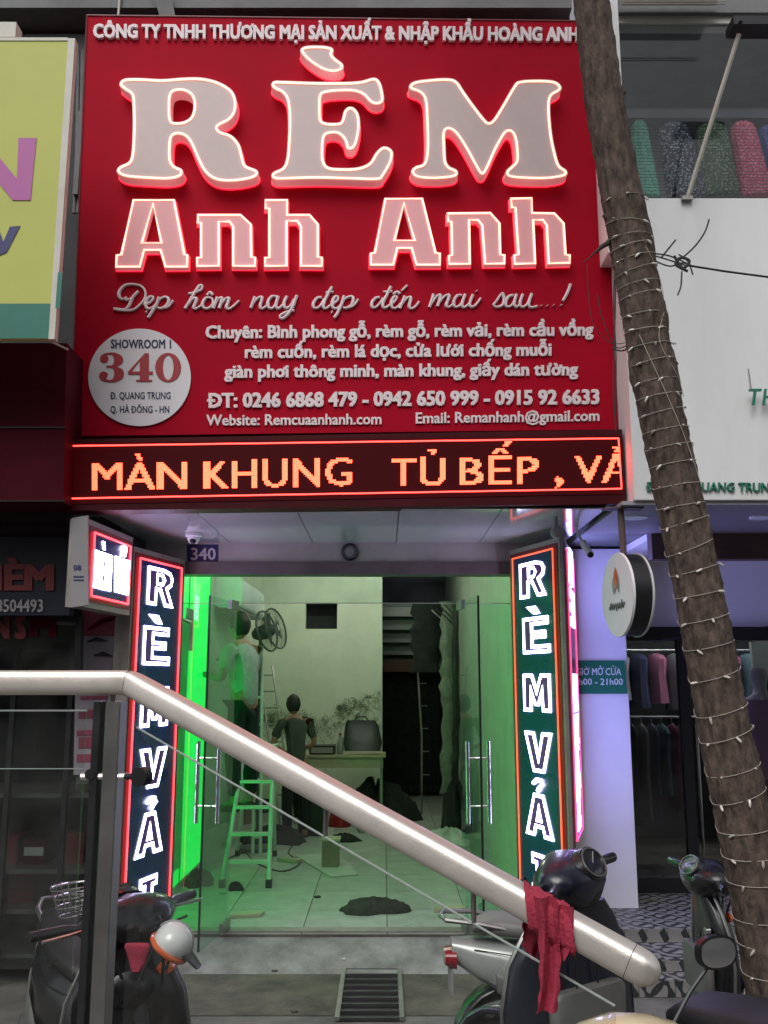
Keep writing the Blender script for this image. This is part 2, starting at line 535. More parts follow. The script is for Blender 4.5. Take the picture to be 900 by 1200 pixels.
def prism(mb, loops, Y, k, front, back, matside=1, matface=0, proj=False):
    n = V((k, -1, 0)).normalized()
    pts2 = [[V((x, y, 0)) for x, y in l] for l in loops]
    tris = tessellate_polygon(pts2)
    flat = [q for l in loops for q in l]
    if proj:
        fr = [P(x, y, Y - front, k) for x, y in flat]
        bk = [q - n * (front - back) for q in fr]
    else:
        fr = [P(x, y, Y, k) + n * front for x, y in flat]
        bk = [P(x, y, Y, k) + n * back for x, y in flat]
    mb.cur = matface
    mb.add(fr, [tuple(t) for t in tris])
    mb.cur = matside
    o = 0
    for l in loops:
        m = len(l)
        mb.add(fr[o:o + m] + bk[o:o + m], [(i, (i + 1) % m, m + (i + 1) % m, m + i) for i in range(m)])
        o += m
    mb.cur = 0
_tc = {}
SUB = {'Đ': 'D', 'ơ': 'o', 'ờ': 'ò', 'ớ': 'ó', 'Ơ': 'O', 'Ờ': 'Ò', 'Ớ': 'Ó', 'Ở': 'Ỏ'}
def text2d(s, off=0.0, shear=0.0, sp=1.0):
    key = (s, off, shear, sp)
    if key in _tc: return _tc[key]
    plain = ''.join(SUB.get(ch, ch) for ch in s)
    if plain != s:
        vs, fs, be = text2d(plain, 0, 0)
        vs, fs, be = list(vs), list(fs), list(be)
        for i, ch in enumerate(s):
            if ch not in SUB: continue
            pv = text2d(plain[:i] + 'oD'[ch == 'Đ'], 0, 0)[0]
            rt = max(a[0] for a in pv)
            if ch == 'Đ':
                dv = text2d('D', 0, 0)[0]
                lf = rt - (max(a[0] for a in dv) - min(a[0] for a in dv))
                qs = [(lf - .075, lf - .001, .30, .375), (lf + .085, lf + .26, .30, .375)]
                pl = [[(a, c_), (b_, c_), (b_, d_), (a, d_)] for a, b_, c_, d_ in qs]
            else:
                up_ = .19 if ch in 'ƠỜỚỞ' else 0
                if up_:
                    rt = max(a[0] for a in text2d(plain[:i] + 'O', 0, 0)[0])
                pl = [[(rt - .045, .40 + up_), (rt + .015, .43 + up_), (rt + .065, .50 + up_), (rt + .065, .56 + up_), (rt - .0, .56 + up_), (rt - .01, .49 + up_), (rt - .05, .455 + up_)]]
            for p_ in pl:
                o_ = len(vs)
                vs += p_
                fs.append(tuple(range(o_, o_ + len(p_))))
                be += [(o_ + j, o_ + (j + 1) % len(p_)) for j in range(len(p_))]
        _tc[key] = (vs, fs, be)
        return _tc[key]
    c = bpy.data.curves.new("text", 'FONT')
    c.body = s
    c.offset = off
    c.shear = shear
    c.resolution_u = 2
    c.space_character = sp
    o = bpy.data.objects.new("text", c)
    COL.objects.link(o)
    bpy.context.view_layer.update()
    dg = bpy.context.evaluated_depsgraph_get()
    me = bpy.data.meshes.new_from_object(o.evaluated_get(dg))
    bm = bmesh.new()
    bm.from_mesh(me)
    bmesh.ops.remove_doubles(bm, verts=bm.verts, dist=1e-4)
    vs = [(v.co.x, v.co.y) for v in bm.verts]
    fs = [tuple(v.index for v in f.verts) for f in bm.faces]
    bm.edges.ensure_lookup_table()
    be = [tuple(v.index for v in e.verts) for e in bm.edges if len(e.link_faces) == 1]
    bm.free()
    bpy.data.objects.remove(o)
    bpy.data.curves.remove(c)
    bpy.data.meshes.remove(me)
    _tc[key] = (vs, fs, be)
    return _tc[key]
CAP = 0.70
def shifts(off):
    if off <= 0: return [(0, 0, 0)]
    if off < .02: return [(-off, 0, 0), (off, 0, -.0004), (0, off * .6, -.0008)]
    return [(-off, -off * .6, 0), (off, off * .6, -.0004), (-off, off * .6, -.0008), (off, -off * .6, -.0012), (0, 0, -.0016)]
def text_on(mb, s, xl, xr, yl, yr, cap, Y, k=0.0, front=0.008, back=0.0, off=0.02, shear=0.0, full=None):
    """set s between pixel xl..xr with its baseline yl..yr and capital height cap, raised on the plane"""
    vs, fs, be = text2d(s, 0, shear)
    x0, x1 = min(a[0] for a in vs) - off, max(a[0] for a in vs) + off
    n = V((k, -1, 0)).normalized()
    for sx, sy, dz in shifts(off):
        def mp(a, d):
            t = (a[0] + sx - x0) / (x1 - x0)
            return P(xl + (xr - xl) * t, yl + (yr - yl) * t - (a[1] + sy) / CAP * cap, Y, k) + n * d
        fr = [mp(a, front + dz) for a in vs]
        mb.add(fr, fs)
        if front - back > 3e-3:
            bk = [mp(a, back) for a in vs]
            m = len(vs)
            mb.add(fr + bk, [(a, b, m + b, m + a) for a, b in be])
    return mb
def words_on(parent, s, xl, xr, yl, yr, cap, Y, k, m, front=0.012, back=0.0, off=0.02, name='lettering'):
    """each word its own part"""
    vs, _, _ = text2d(s, 0)
    x0, x1 = min(a[0] for a in vs) - off, max(a[0] for a in vs) + off
    pos = 0
    for w in s.split(' '):
        pre = s[:pos]
        pw = text2d(pre + w, 0)[0]
        wv = text2d(w, 0)[0]
        we = max(a[0] for a in pw)
        ws = we - (max(a[0] for a in wv) - min(a[0] for a in wv)) - off
        we += off
        pos += len(w) + 1
        ta, tb = (ws - x0) / (x1 - x0), (we - x0) / (x1 - x0)
        b = MB()
        text_on(b, w, xl + (xr - xl) * ta, xl + (xr - xl) * tb, yl + (yr - yl) * ta, yl + (yr - yl) * tb, cap, Y, k, front, back, off)
        b.build(name, m, parent)
# ================================================================ THE SETTING
SOF = 2.634
g = MB().add([(-60, -40, 0), (60, -40, 0), (60, 5.3, 0), (-60, 5.3, 0)], [(0, 1, 2, 3)])
g.add([(-60, 5.3, 0), (60, 5.3, 0), (60, 60, 0), (-60, 60, 0)], [(0, 1, 2, 3)])
struct(g.build('ground', 'ground', loc=(0, 0, 0)))
struct(MB().add([(-1.7, 5.95, 0.004), (1.2, 5.95, 0.004), (1.2, 6.34, 0.135), (-1.7, 6.34, 0.135), (-1.7, 6.34, 0.0), (1.2, 6.34, 0.0)], [(0, 1, 2, 3), (0, 3, 4), (1, 5, 2)]).build('entrance_ramp', 'apron', loc=(0, 6, 0)))
struct(MB().add([(-1.75, 5.25, 0.004), (0.95, 5.25, 0.004), (0.95, 5.95, 0.0045), (-1.75, 5.95, 0.0045)], [(0, 1, 2, 3)]).build('pavement', 'dark_concrete', loc=(0, 5.5, 0)))
# shop floor with its tiles
fl = struct(MB().box((-1.62, 6.30, 0.0), (1.1, 15.2, 0.138)).build('shop_floor', 'dark_concrete', loc=(0, 6.3, 0)))
tm = None
nx = 0
for j in range(15):
    for i in range(5):
        x0, y0 = -1.6 + i * 0.54, 6.30 + j * 0.6
        if tm is None:
            o = MB().box((x0 + 0.003, y0 + 0.003, 0.138), (x0 + 0.537, y0 + 0.597, 0.15)).build('floor_tile', 'tile_white', fl)
            tm = o
        else:
            o = tm.copy()
            COL.objects.link(o)
            o.parent = fl
            o.location = (i * 0.54, j * 0.6, random.uniform(-0.0006, 0.0006))

# shop interior shell
sh = MB()
struct(MB().box((-1.66, 6.42, 0.15), (-1.56, 12.0, 3.3)).build('wall_left', 'wall_inner'))
struct(MB().box((0.98, 6.42, 0.15), (1.08, 15.0, 3.3)).build('wall_right', 'wall_inner'))
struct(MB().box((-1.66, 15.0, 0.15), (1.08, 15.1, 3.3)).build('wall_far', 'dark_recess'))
struct(MB().box((-1.66, 6.40, 3.3), (1.08, 15.1, 3.4)).build('ceiling', 'ceiling'))
# back wall with the square opening
BY = 12.0
xr = XW(448, BY, 1.8)
ox0, ox1 = XW(358, BY, 2.4), XW(395, BY, 2.4)
oz0, oz1 = ZW(737, BY), ZW(707, BY)
bw = MB()
bw.box((-1.66, BY, 0.15), (ox0, BY + 0.1, 3.3)).box((ox1, BY, 0.15), (xr, BY + 0.1, 3.3)).box((ox0, BY, 0.15), (ox1, BY + 0.1, oz0)).box((ox0, BY, oz1), (ox1, BY + 0.1, 3.3))
bwo = struct(bw.build('back_wall', 'wall_inner'))
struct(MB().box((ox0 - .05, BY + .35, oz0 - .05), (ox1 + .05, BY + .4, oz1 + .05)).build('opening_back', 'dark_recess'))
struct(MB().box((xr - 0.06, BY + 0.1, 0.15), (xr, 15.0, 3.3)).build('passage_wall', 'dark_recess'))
# printed branches on the lower wall
bp = MB()
random.seed(11)
def branch(p, a, L, w, dep):
    q = (p[0] + cos(a) * L, p[1] + sin(a) * L)
    yy = BY - 0.003
    nx_, ny_ = -sin(a) * w, cos(a) * w
    bp.add([(p[0] - nx_, yy, p[1] - ny_), (q[0] - nx_, yy, q[1] - ny_), (q[0] + nx_, yy, q[1] + ny_), (p[0] + nx_, yy, p[1] + ny_)], [(0, 1, 2, 3)])
    for _ in range(3):
        t = random.random()
        c = (p[0] + (q[0] - p[0]) * t + random.uniform(-.03, .03), p[1] + (q[1] - p[1]) * t + random.uniform(-.03, .03))
        s_ = random.uniform(0.006, 0.013)
        b = random.random() * 3
        bp.add([(c[0] - s_ * cos(b), yy - .001, c[1] - s_ * sin(b)), (c[0] + s_ * .4 * sin(b), yy - .001, c[1] - s_ * .4 * cos(b)), (c[0] + s_ * cos(b), yy - .001, c[1] + s_ * sin(b)), (c[0] - s_ * .4 * sin(b), yy - .001, c[1] + s_ * .4 * cos(b))], [(0, 1, 2, 3)])
    if dep > 0:
        for _ in range(3):
            branch(q, a + random.uniform(-0.9, 0.9), L * random.uniform(.55, .85), w * .7, dep - 1)
for x in (-1.38, -1.2, -1.05, -0.9, -0.72, -0.55, -0.40, -0.26, -0.12):
    branch((x, 0.50 + random.uniform(0, .55)), pi / 2 + random.uniform(-.15, .15), 0.21, 0.0026, 4)
bp.v = [V((min(a.x, xr - .01), a.y, a.z)) for a in bp.v]
o = bp.build('wall_branch_print', 'branch_print', bwo)
o['kind'] = 'stuff'

# lintel and jambs
struct(MB().box((-1.66, 6.33, 2.505), (1.10, 6.45, 3.35)).build('lintel', 'lintel'))
struct(MB().box((-1.60, 6.30, 2.42), (1.10, 6.47, 2.505)).build('door_head', 'lintel_dark'))
struct(MB().box((-1.60, 6.30, 0.15), (-1.41, 6.42, 2.42)).build('door_jamb', 'alu_frame'))
struct(MB().box((0.865, 6.30, 0.15), (1.08, 6.42, 2.42)).build('door_jamb', 'alu_frame'))
# glossy soffit panels above the entrance
so = struct(MB().box((-1.62, 5.06, SOF + 0.006), (1.22, 6.45, SOF + 0.06)).build('soffit', 'dark_metal'))
for i in range(5):
    w = 2.82 / 5
    x0 = -1.61 + i * w
    MB().box((x0 + .003, 5.05, SOF), (x0 + w - .003, 6.33, SOF + .006)).build('soffit_panel', 'soffit', so)
# dark upper facade behind the big sign
uf = struct(MB().box((-7, 5.62, SOF + .06), (1.25, 5.8, 9)).build('upper_facade', 'facade_dark'))
MB().box((-7, 5.32, ZW(9, 5.32)), (1.2, 5.62, ZW(9, 5.32) + .35)).build('ledge', 'beam_grey', uf)
MB().box((-7, 5.5, ZW(60, 5.5)), (-1.3, 5.62, ZW(40, 5.5))).build('ledge', 'beam_grey', uf)
for px_, r_ in ((96, .02), (90, .012)):
    MB().tube([P(px_ + 2, 60, 5.5), P(px_, 180, 5.5), P(px_ - 3, 250, 5.5)], r_).build('pipe', 'beam_grey', uf)
MB().box(P(88, 232, 5.5), P(97, 130, 5.45)).build('meter_box', 'beam_grey', uf)
MB().tube([P(141, -10, 5.3), P(138, 26, 5.3)], .008).build('conduit', 'cream_edge', uf)
MB().add([P(178, -10, 5.28), P(200, -10, 5.28), P(206, 22, 5.28), P(188, 22, 5.28)], [(0, 1, 2, 3)]).build('bracket_plate', 'beam_grey', uf)

# ---------------------------------------------------------------- neighbour on the right
PT = 0.224
FX = XW(727, 5.16, 2.9)
rb = struct(MB().box((FX, 4.9, SOF + .02), (6, 5.3, ZW(232, 4.9))).build('white_fascia', 'white_render', bevel=0.004))
struct(MB().box((1.27, 4.92, SOF), (6, 5.9, SOF + .02)).build('canopy_soffit', 'grey_soffit'))
struct(MB().box((1.3, 5.3, SOF + .021), (6, 8, SOF + .2)).build('canopy_slab', 'beam_grey'))
struct(MB().box((1.70, 5.9, ZW(655, 5.9)), (6, 6.0, SOF + .02)).build('brown_beam', 'brown_beam'))
struct(MB().box((1.70, 7.12, ZW(735, 7.1)), (6, 7.2, SOF + .02)).build('transom_wall', 'white_pillar'))
struct(MB().box((1.70, 6.0, SOF - .03), (6, 7.12, SOF + .015)).build('porch_ceiling', 'white_pillar'))
pil = struct(MB().box((1.10, 6.60, 0.0), (1.69, 7.2, SOF)).build('white_pillar', 'white_pillar', bevel=0.004))
struct(MB().box((1.085, 6.34, 0), (1.10, 6.60, SOF)).build('corner_wall', 'white_pillar'))
# upper window strip
WZ0, WZ1 = ZW(232, 4.9), ZW(30, 5.05)
win = thing('shop_window', 'long grey upper window above the white fascia, with cloth bolts behind it', 'window', (3, 5.05, WZ0))
MB().box((XW(728, 5.05, 5), 5.045, WZ0), (6, 5.055, WZ1)).build('pane', 'window_glass', win)
MB().box((XW(728, 5.05, 5), 5.03, WZ1), (6, 5.12, WZ1 + .05)).build('frame', 'cream_edge', win)
MB().box((XW(728, 5.05, 5) , 5.02, WZ0 + .002), (6, 5.08, WZ0 + .02)).build('frame', 'black_frame', win)
struct(MB().box((XW(728, 5.05, 5), 5.0, WZ1 + .05), (6, 5.4, 9)).build('upper_wall', 'beam_grey'))
MB_ = MB()
struct(MB().box((XW(703, 5.0, 5), 4.96, WZ0 - .3), (XW(728, 5.0, 5), 5.4, 9)).build('white_corner_post', 'white_render'))
struct(MB().box((1.3, 6.6, WZ0), (6, 6.7, WZ1 + .1)).build('room_back_wall', 'beam_grey'))
struct(MB().box((1.3, 5.15, WZ1 + .02), (6, 6.7, WZ1 + .08)).build('room_ceiling', 'beam_grey'))
struct(MB().box((1.35, 6.3, WZ0 - .05), (6, 6.5, ZW(118, 6.3))).build('room_partition', 'white_pillar'))
struct(MB().box((1.35, 5.9, ZW(128, 5.9)), (6, 6.0, ZW(116, 5.9))).build('room_shelf', 'white_render'))
# netting bars across the cloth bolts
nt_ = thing('window_grille', 'fine horizontal wire grille in front of the cloth bolts', 'grille', (2.5, 5.12, WZ0))
zt = ZW(146, 5.12)
k_ = 0
zz = WZ0 + .02
while zz < zt:
    MB().tube([(1.36, 5.12, zz), (3.4, 5.12, zz)], 0.0016, 5).build('wire', 'black_frame', nt_)
    zz += 0.021
bolts = [('mint', 'fab_mint', 739, 757, 143, 745, 774, 'pale mint green bolt of cloth, nearest the tree trunk'),
         ('navy', 'fab_navy', 770, 805, 147, 783, 829, 'dark navy bolt of cloth flecked with white blossom'),
         ('green', 'fab_green', 814, 850, 148, 822, 868, 'dark leaf green patterned bolt of cloth behind the window strut'),
         ('pink', 'fab_pink', 854, 883, 145, 868, 906, 'pink patterned bolt of cloth standing behind the window'),
         ('blue', 'fab_blue', 886, 915, 149, 904, 940, 'blue bolt of cloth at the right edge of the window')]
for nm, m, a, b, yt, c, d, lab in bolts:
    mb = MB()
    Yb = 5.36
    secs = []
    for t in (0, .04, .12, .3, .5, .7, .85, 1.0):
        xa, xb = a + (c - a) * t, b + (d - b) * t
        yy = yt + (233 - yt) * t
        sh_ = 1 if t > .1 else (0.55 if t == 0 else .85)
        pc = P((xa + xb) / 2, yy, Yb)
        hw = (P(xb, yy, Yb) - P(xa, yy, Yb)).length / 2 * sh_
        secs.append((pc, V((hw, 0, 0)), V((0, hw * .8, 0))))
    mb.loft(secs, 20)
    base = V(mb.v[0])
    # folds
    for i, q in enumerate(mb.v):
        kk = i % 20
        q.y += 0.007 * (1 if kk % 2 else -1)
    o = mb.build('cloth_bolt', m, smooth=60)
    tag(o, lab, 'cloth bolt', 'cloth bolts behind the upper window')
# strut holding the window
st = thing('window_strut', 'slanting pale metal strut propping the open window vent', 'strut', P(805, 228, 4.88))
MB().tube([P(806, 231, 4.88), P(866, 40, 4.55)], 0.0125, 8).build('rod', 'cream_edge', st, smooth=True)
MB().box(P(798, 236, 4.895), P(812, 229, 4.87)).build('foot_plate', 'dull_steel', st)
MB().box(P(850, 36, 4.62), P(925, 28, 4.5)).build('arm', 'black_frame', st)
MB().box(P(857, 42, 4.60), P(871, 24, 4.48)).build('hinge', 'black_frame', st)
a_ = thing('box_sign_underside', 'cream ribbed box mounted above the upper window', 'box', P(790, 3, 4.9))
MB().box(P(728, 7, 4.98), P(852, -20, 4.8)).build('casing', 'cream_edge', a_, bevel=.004)
for yy in (1, 4):
    MB().box(P(728, yy + 1, 4.799), P(850, yy, 4.79)).build('rib', 'cream_edge', a_)
# green lettering on the fascia
ls = thing('shop_lettering', 'green cut-out street address letters along the bottom of the white fascia', 'lettering', P(830, 575, 4.9))
words_on(ls, 'ĐỊA 340 QUANG TRUNG', 757, 911, 575.5, 576.5, 10.5, 4.897, 0, 'green_letter', .012, 0, .015)
ls = thing('shop_lettering', 'large green raised shop letters cut off by the right edge of the photo', 'lettering', P(895, 465, 4.9))
for w_, a, b in (('T', 877, 892), ('H', 893, 908)):
    b_ = MB()
    text_on(b_, w_, a, b, 475, 475, 19, 4.86, 0, .012, 0, .015, shear=.15)
    b_.build('letter', 'green_letter', ls)
b_ = MB().tube([P(880, 455, 4.895), P(877, 432, 4.895)], .003).build('stem', 'dull_steel', ls)
# green opening-hours plate
pl = thing('opening_hours_sign', 'green plate with white opening hours on the white pillar', 'sign', P(700, 813, 6.6))
slab([(671, 774), (732, 774), (735, 813), (672, 813)], 6.585, .012).build('plate', 'green_plate', pl)
words_on(pl, 'GIỜ MỞ CỬA', 675, 728, 791, 791, 8.2, 6.583, 0, 'plate_text', .002, 0, .02)
words_on(pl, '8h00 - 21h00', 672.5, 730, 802.5, 802.5, 7.4, 6.583, 0, 'plate_text', .002, 0, .02)

# steps with patterned tiles
stp = struct(MB().box((1.2, 5.55, 0), (6, 5.70, 0.083)).box((1.2, 5.70, 0), (6, 6.07, 0.143)).box((1.2, 6.07, 0), (6, 9.6, PT - .004)).build('tiled_steps', 'dark_concrete', loc=(1.2, 5.5, 0)))
def tilerow(x0, x1, w, mk, m, pitch_obj=True):
    base = None
    x = x0
    n = 0
    while x < x1 - .01:
        if base is None:
            base = mk(0, w)
            base = base.build('tile', m, loc=(w / 2, 0, 0))
            base.parent = stp
            o = base
        else:
            o = base.copy()
            COL.objects.link(o)
            o.parent = stp
        o.location = V((x + w / 2, 0, 0)) - ORG[stp.name] + V(mk.off)
        x += w
def mk_top(d):
    def f(a, w): return MB().box((a + .002, -d / 2 + .002, 0), (a + w - .002, d / 2 - .002, .008))
    return f
def mk_riser(h):
    def f(a, w): return MB().box((a + .002, 0, -h / 2 + .002), (a + w - .002, .008, h / 2 - .002))
    return f
def row(f, off, x0, x1, w, m):
    f.off = off
    tilerow(x0, x1, w, f, m)
row(mk_riser(.085), (0, 5.541, .0435), 1.2, 4.0, .2, 'tile_scroll')
row(mk_top(.15), (0, 5.622, .083), 1.2, 4.0, .2, 'tile_swirl')
row(mk_riser(.058), (0, 5.691, .120), 1.2, 4.0, .13, 'tile_diamond')
row(mk_top(.37), (0, 5.884, .143), 1.2, 4.0, .2, 'tile_swirl')
row(mk_riser(.080), (0, 6.061, .190), 1.2, 4.0, .13, 'tile_diamond')
for j in range(8):
    row(mk_top(.2), (0, 6.168 + .2 * j, PT - .004), 1.3 if j > 1 else 1.3, 4.0, .2, 'tile_swirl')

# glazed shop front of the neighbour
gf = thing('glazed_shopfront', 'dark framed glass shop front right of the white pillar', 'shop front', (2.6, 7.1, PT))
bz = ZW(735, 7.1)
MB().box((1.69, 7.04, bz - .10), (6, 7.11, bz)).build('head_bar', 'black_frame', gf)
def vbar(px0, px1, name='mullion', z0=PT + .005, z1=None, m='black_frame'):
    z1 = z1 or bz - .10
    MB().box((XW(px0, 7.1, 1.3), 7.045, z0), (XW(px1, 7.1, 1.3), 7.105, z1)).build(name, m, gf)
vbar(797, 809)
vbar(838, 848)
vbar(925, 935)
xm = XW(797, 7.1, 1.3)
MB().box((1.69, 7.05, PT + .005), (xm, 7.10, PT + .10)).build('bottom_rail', 'black_frame', gf)
MB().box((1.69, 7.07, PT + .10), (xm, 7.078, bz - .10)).build('pane', 'glass_dark', gf)
MB().box((XW(848, 7.1, 1.3), 7.05, PT + .005), (4.4, 7.10, PT + .10)).build('bottom_rail', 'black_frame', gf)
MB().box((XW(848, 7.1, 1.3), 7.07, PT + .10), (4.4, 7.078, bz - .10)).build('pane', 'glass_dark', gf)
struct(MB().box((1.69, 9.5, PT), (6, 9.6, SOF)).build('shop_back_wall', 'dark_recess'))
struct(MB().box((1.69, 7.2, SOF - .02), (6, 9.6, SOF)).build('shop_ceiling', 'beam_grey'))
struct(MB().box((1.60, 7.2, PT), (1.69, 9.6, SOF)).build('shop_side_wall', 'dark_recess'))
# clothes rails inside
def garment(mb, c, w, h, d):
    secs = []
    for t, ww, dd in ((0, .18, .3), (.04, .75, .7), (.12, 1, 1), (.5, .82, .9), (1, 1.05, 1.1)):
        secs.append((V((c[0], c[1], c[2] - h * t)), V((d * dd / 2, w * .0, 0)), V((0, w * ww / 2, 0))))
    mb.loft(secs, 10)
cols = [('g_teal', (0.09, 0.16, 0.18)), ('g_navy', (0.035, 0.04, 0.10)), ('g_grey', (0.17, 0.17, 0.18)), ('g_plum', (0.14, 0.02, 0.05)), ('g_sand', (0.24, 0.20, 0.12)), ('g_black', (0.012, 0.012, 0.014)), ('g_pale', (0.34, 0.34, 0.37)), ('g_pink', (0.42, 0.14, 0.24))]
for n_, c_ in cols: mat(n_, c_, 0.9, var=.2, bump=.3, bscale=30)
random.seed(5)
rr = thing('clothes_rail', 'lower chrome clothes rail behind the shop front glass', 'clothes rail', (2.1, 8.0, PT))
zr = ZW(840, 8.0)
MB().tube([(1.75, 8.0, zr), (2.62, 8.0, zr)], .012).build('bar', 'chrome', rr)
for xx in (1.78, 2.60): MB().tube([(xx, 8.0, PT), (xx, 8.0, zr)], .012).build('upright', 'chrome', rr)
names = {'g_teal': 'teal', 'g_navy': 'navy', 'g_grey': 'grey', 'g_plum': 'plum red', 'g_sand': 'sand coloured', 'g_black': 'black', 'g_pale': 'pale grey', 'g_pink': 'pink'}
ords = ['first', 'second', 'third', 'fourth', 'fifth', 'sixth', 'seventh', 'eighth', 'ninth', 'tenth']
for i in range(9):
    x = 1.80 + i * .085
    m = cols[[0, 1, 0, 5, 2, 1, 0, 3, 2][i]][0]
    h = random.uniform(.55, .8)
    gt = thing('garment', f'{names[m]} garment, {ords[i]} from the white pillar on the lower rail', 'garment', (x, 8.0, zr - h), 'clothes hanging on the lower rail')
    b = MB()
    garment(b, (x, 8.0, zr - .06), .40, h, .075)
    b.build('cloth', m, gt, smooth=50)
    MB().tube([(x, 8.0, zr + .014), (x, 8.0, zr - .05), (x, 7.85, zr - .10)], .004, 5).build('hanger', 'g_pale', gt)
zr2 = ZW(762, 8.8)
rr = thing('clothes_rail', 'upper clothes rail near the shop ceiling behind the glass', 'clothes rail', (2.4, 8.8, zr2))
MB().tube([(1.75, 8.8, zr2), (4.2, 8.8, zr2)], .012).build('bar', 'dull_steel', rr)
for xx in (1.9, 3.0, 4.1): MB().tube([(xx, 8.8, zr2), (xx, 8.8, SOF - .02)], .008).build('hook', 'dull_steel', rr)
seq = [3, 1, 6, 1, 7, 2, 5, 4, 7, 0, 5, 3, 1, 2]
for i in range(12):
    x = 1.84 + i * .17
    m = cols[seq[i]][0]
    h = random.uniform(.4, .6)
    o_ = ords[i] if i < 10 else ['eleventh', 'twelfth'][i - 10]
    b = MB()
    garment(b, (x, 8.8, zr2 - .03), .38, h, .16)
    tag(b.build('garment', m, smooth=50), f'{names[m]} top, {o_} from the left on the upper rail', 'garment', 'clothes hanging on the upper rail')
tl = thing('ceiling_lamp', 'unseen strip lamp added on the ceiling to brighten the clothes shop on the right', 'lamp', (3.0, 8.2, 2.5))  # added for its light on the clothes, no such lamp in view
MB().box((2.3, 8.17, SOF - .07), (3.7, 8.23, SOF - .021)).build('fitting', 'alu_frame', tl)
MB().tube([(2.32, 8.2, SOF - .085), (3.68, 8.2, SOF - .085)], .013, 8).build('tube', 'fill_lamp', tl)
# pink dressed mannequin
mn = thing('mannequin', 'lilac white mannequin in a pink dress behind the tree trunk', 'mannequin', (XW(894, 7.5, 1.3), 7.5, PT))
mx_ = XW(894, 7.5, 1.3)
b = MB()
zs = ZW(815, 7.5)
b.loft([((mx_, 7.5, zs + .21), (.055, 0, 0), (0, .065, 0)), ((mx_, 7.5, zs + .16), (.07, 0, 0), (0, .08, 0)), ((mx_, 7.5, zs + .06), (.045, 0, 0), (0, .05, 0)), ((mx_, 7.5, zs + .01), (.06, 0, 0), (0, .06, 0)), ((mx_, 7.5, zs - .05), (.17, 0, 0), (0, .09, 0)), ((mx_, 7.5, zs - .2), (.16, 0, 0), (0, .11, 0)), ((mx_, 7.5, zs - .4), (.12, 0, 0), (0, .09, 0))], 16)
b.build('bust', 'mannequin', mn, smooth=60)
b = MB()
b.loft([((mx_, 7.5, zs - .03), (.19, 0, 0), (0, .10, 0)), ((mx_, 7.5, zs - .2), (.185, 0, 0), (0, .13, 0)), ((mx_, 7.5, zs - .38), (.15, 0, 0), (0, .11, 0)), ((mx_, 7.5, zs - .62), (.26, 0, 0), (0, .18, 0))], 20)
b.build('dress', 'pink_cloth', mn, smooth=60)
MB().loft([((mx_, 7.5, zs - .6), (.24, 0, 0), (0, .17, 0)), ((mx_, 7.5, zs - .95), (.30, 0, 0), (0, .2, 0))], 20).build('skirt', 'g_plum', mn, smooth=60)
MB().tube([(mx_, 7.5, PT), (mx_, 7.5, zs - .5)], .015).box((mx_ - .15, 7.35, PT), (mx_ + .15, 7.65, PT + .02)).build('stand', 'chrome', mn)
o = slab([(880, 752), (915, 748), (915, 788), (884, 790)], 7.9, .05).build('display_board', 'paper', bevel=.003)
tag(o, 'pale grey display board hanging above the pink mannequin', 'board')

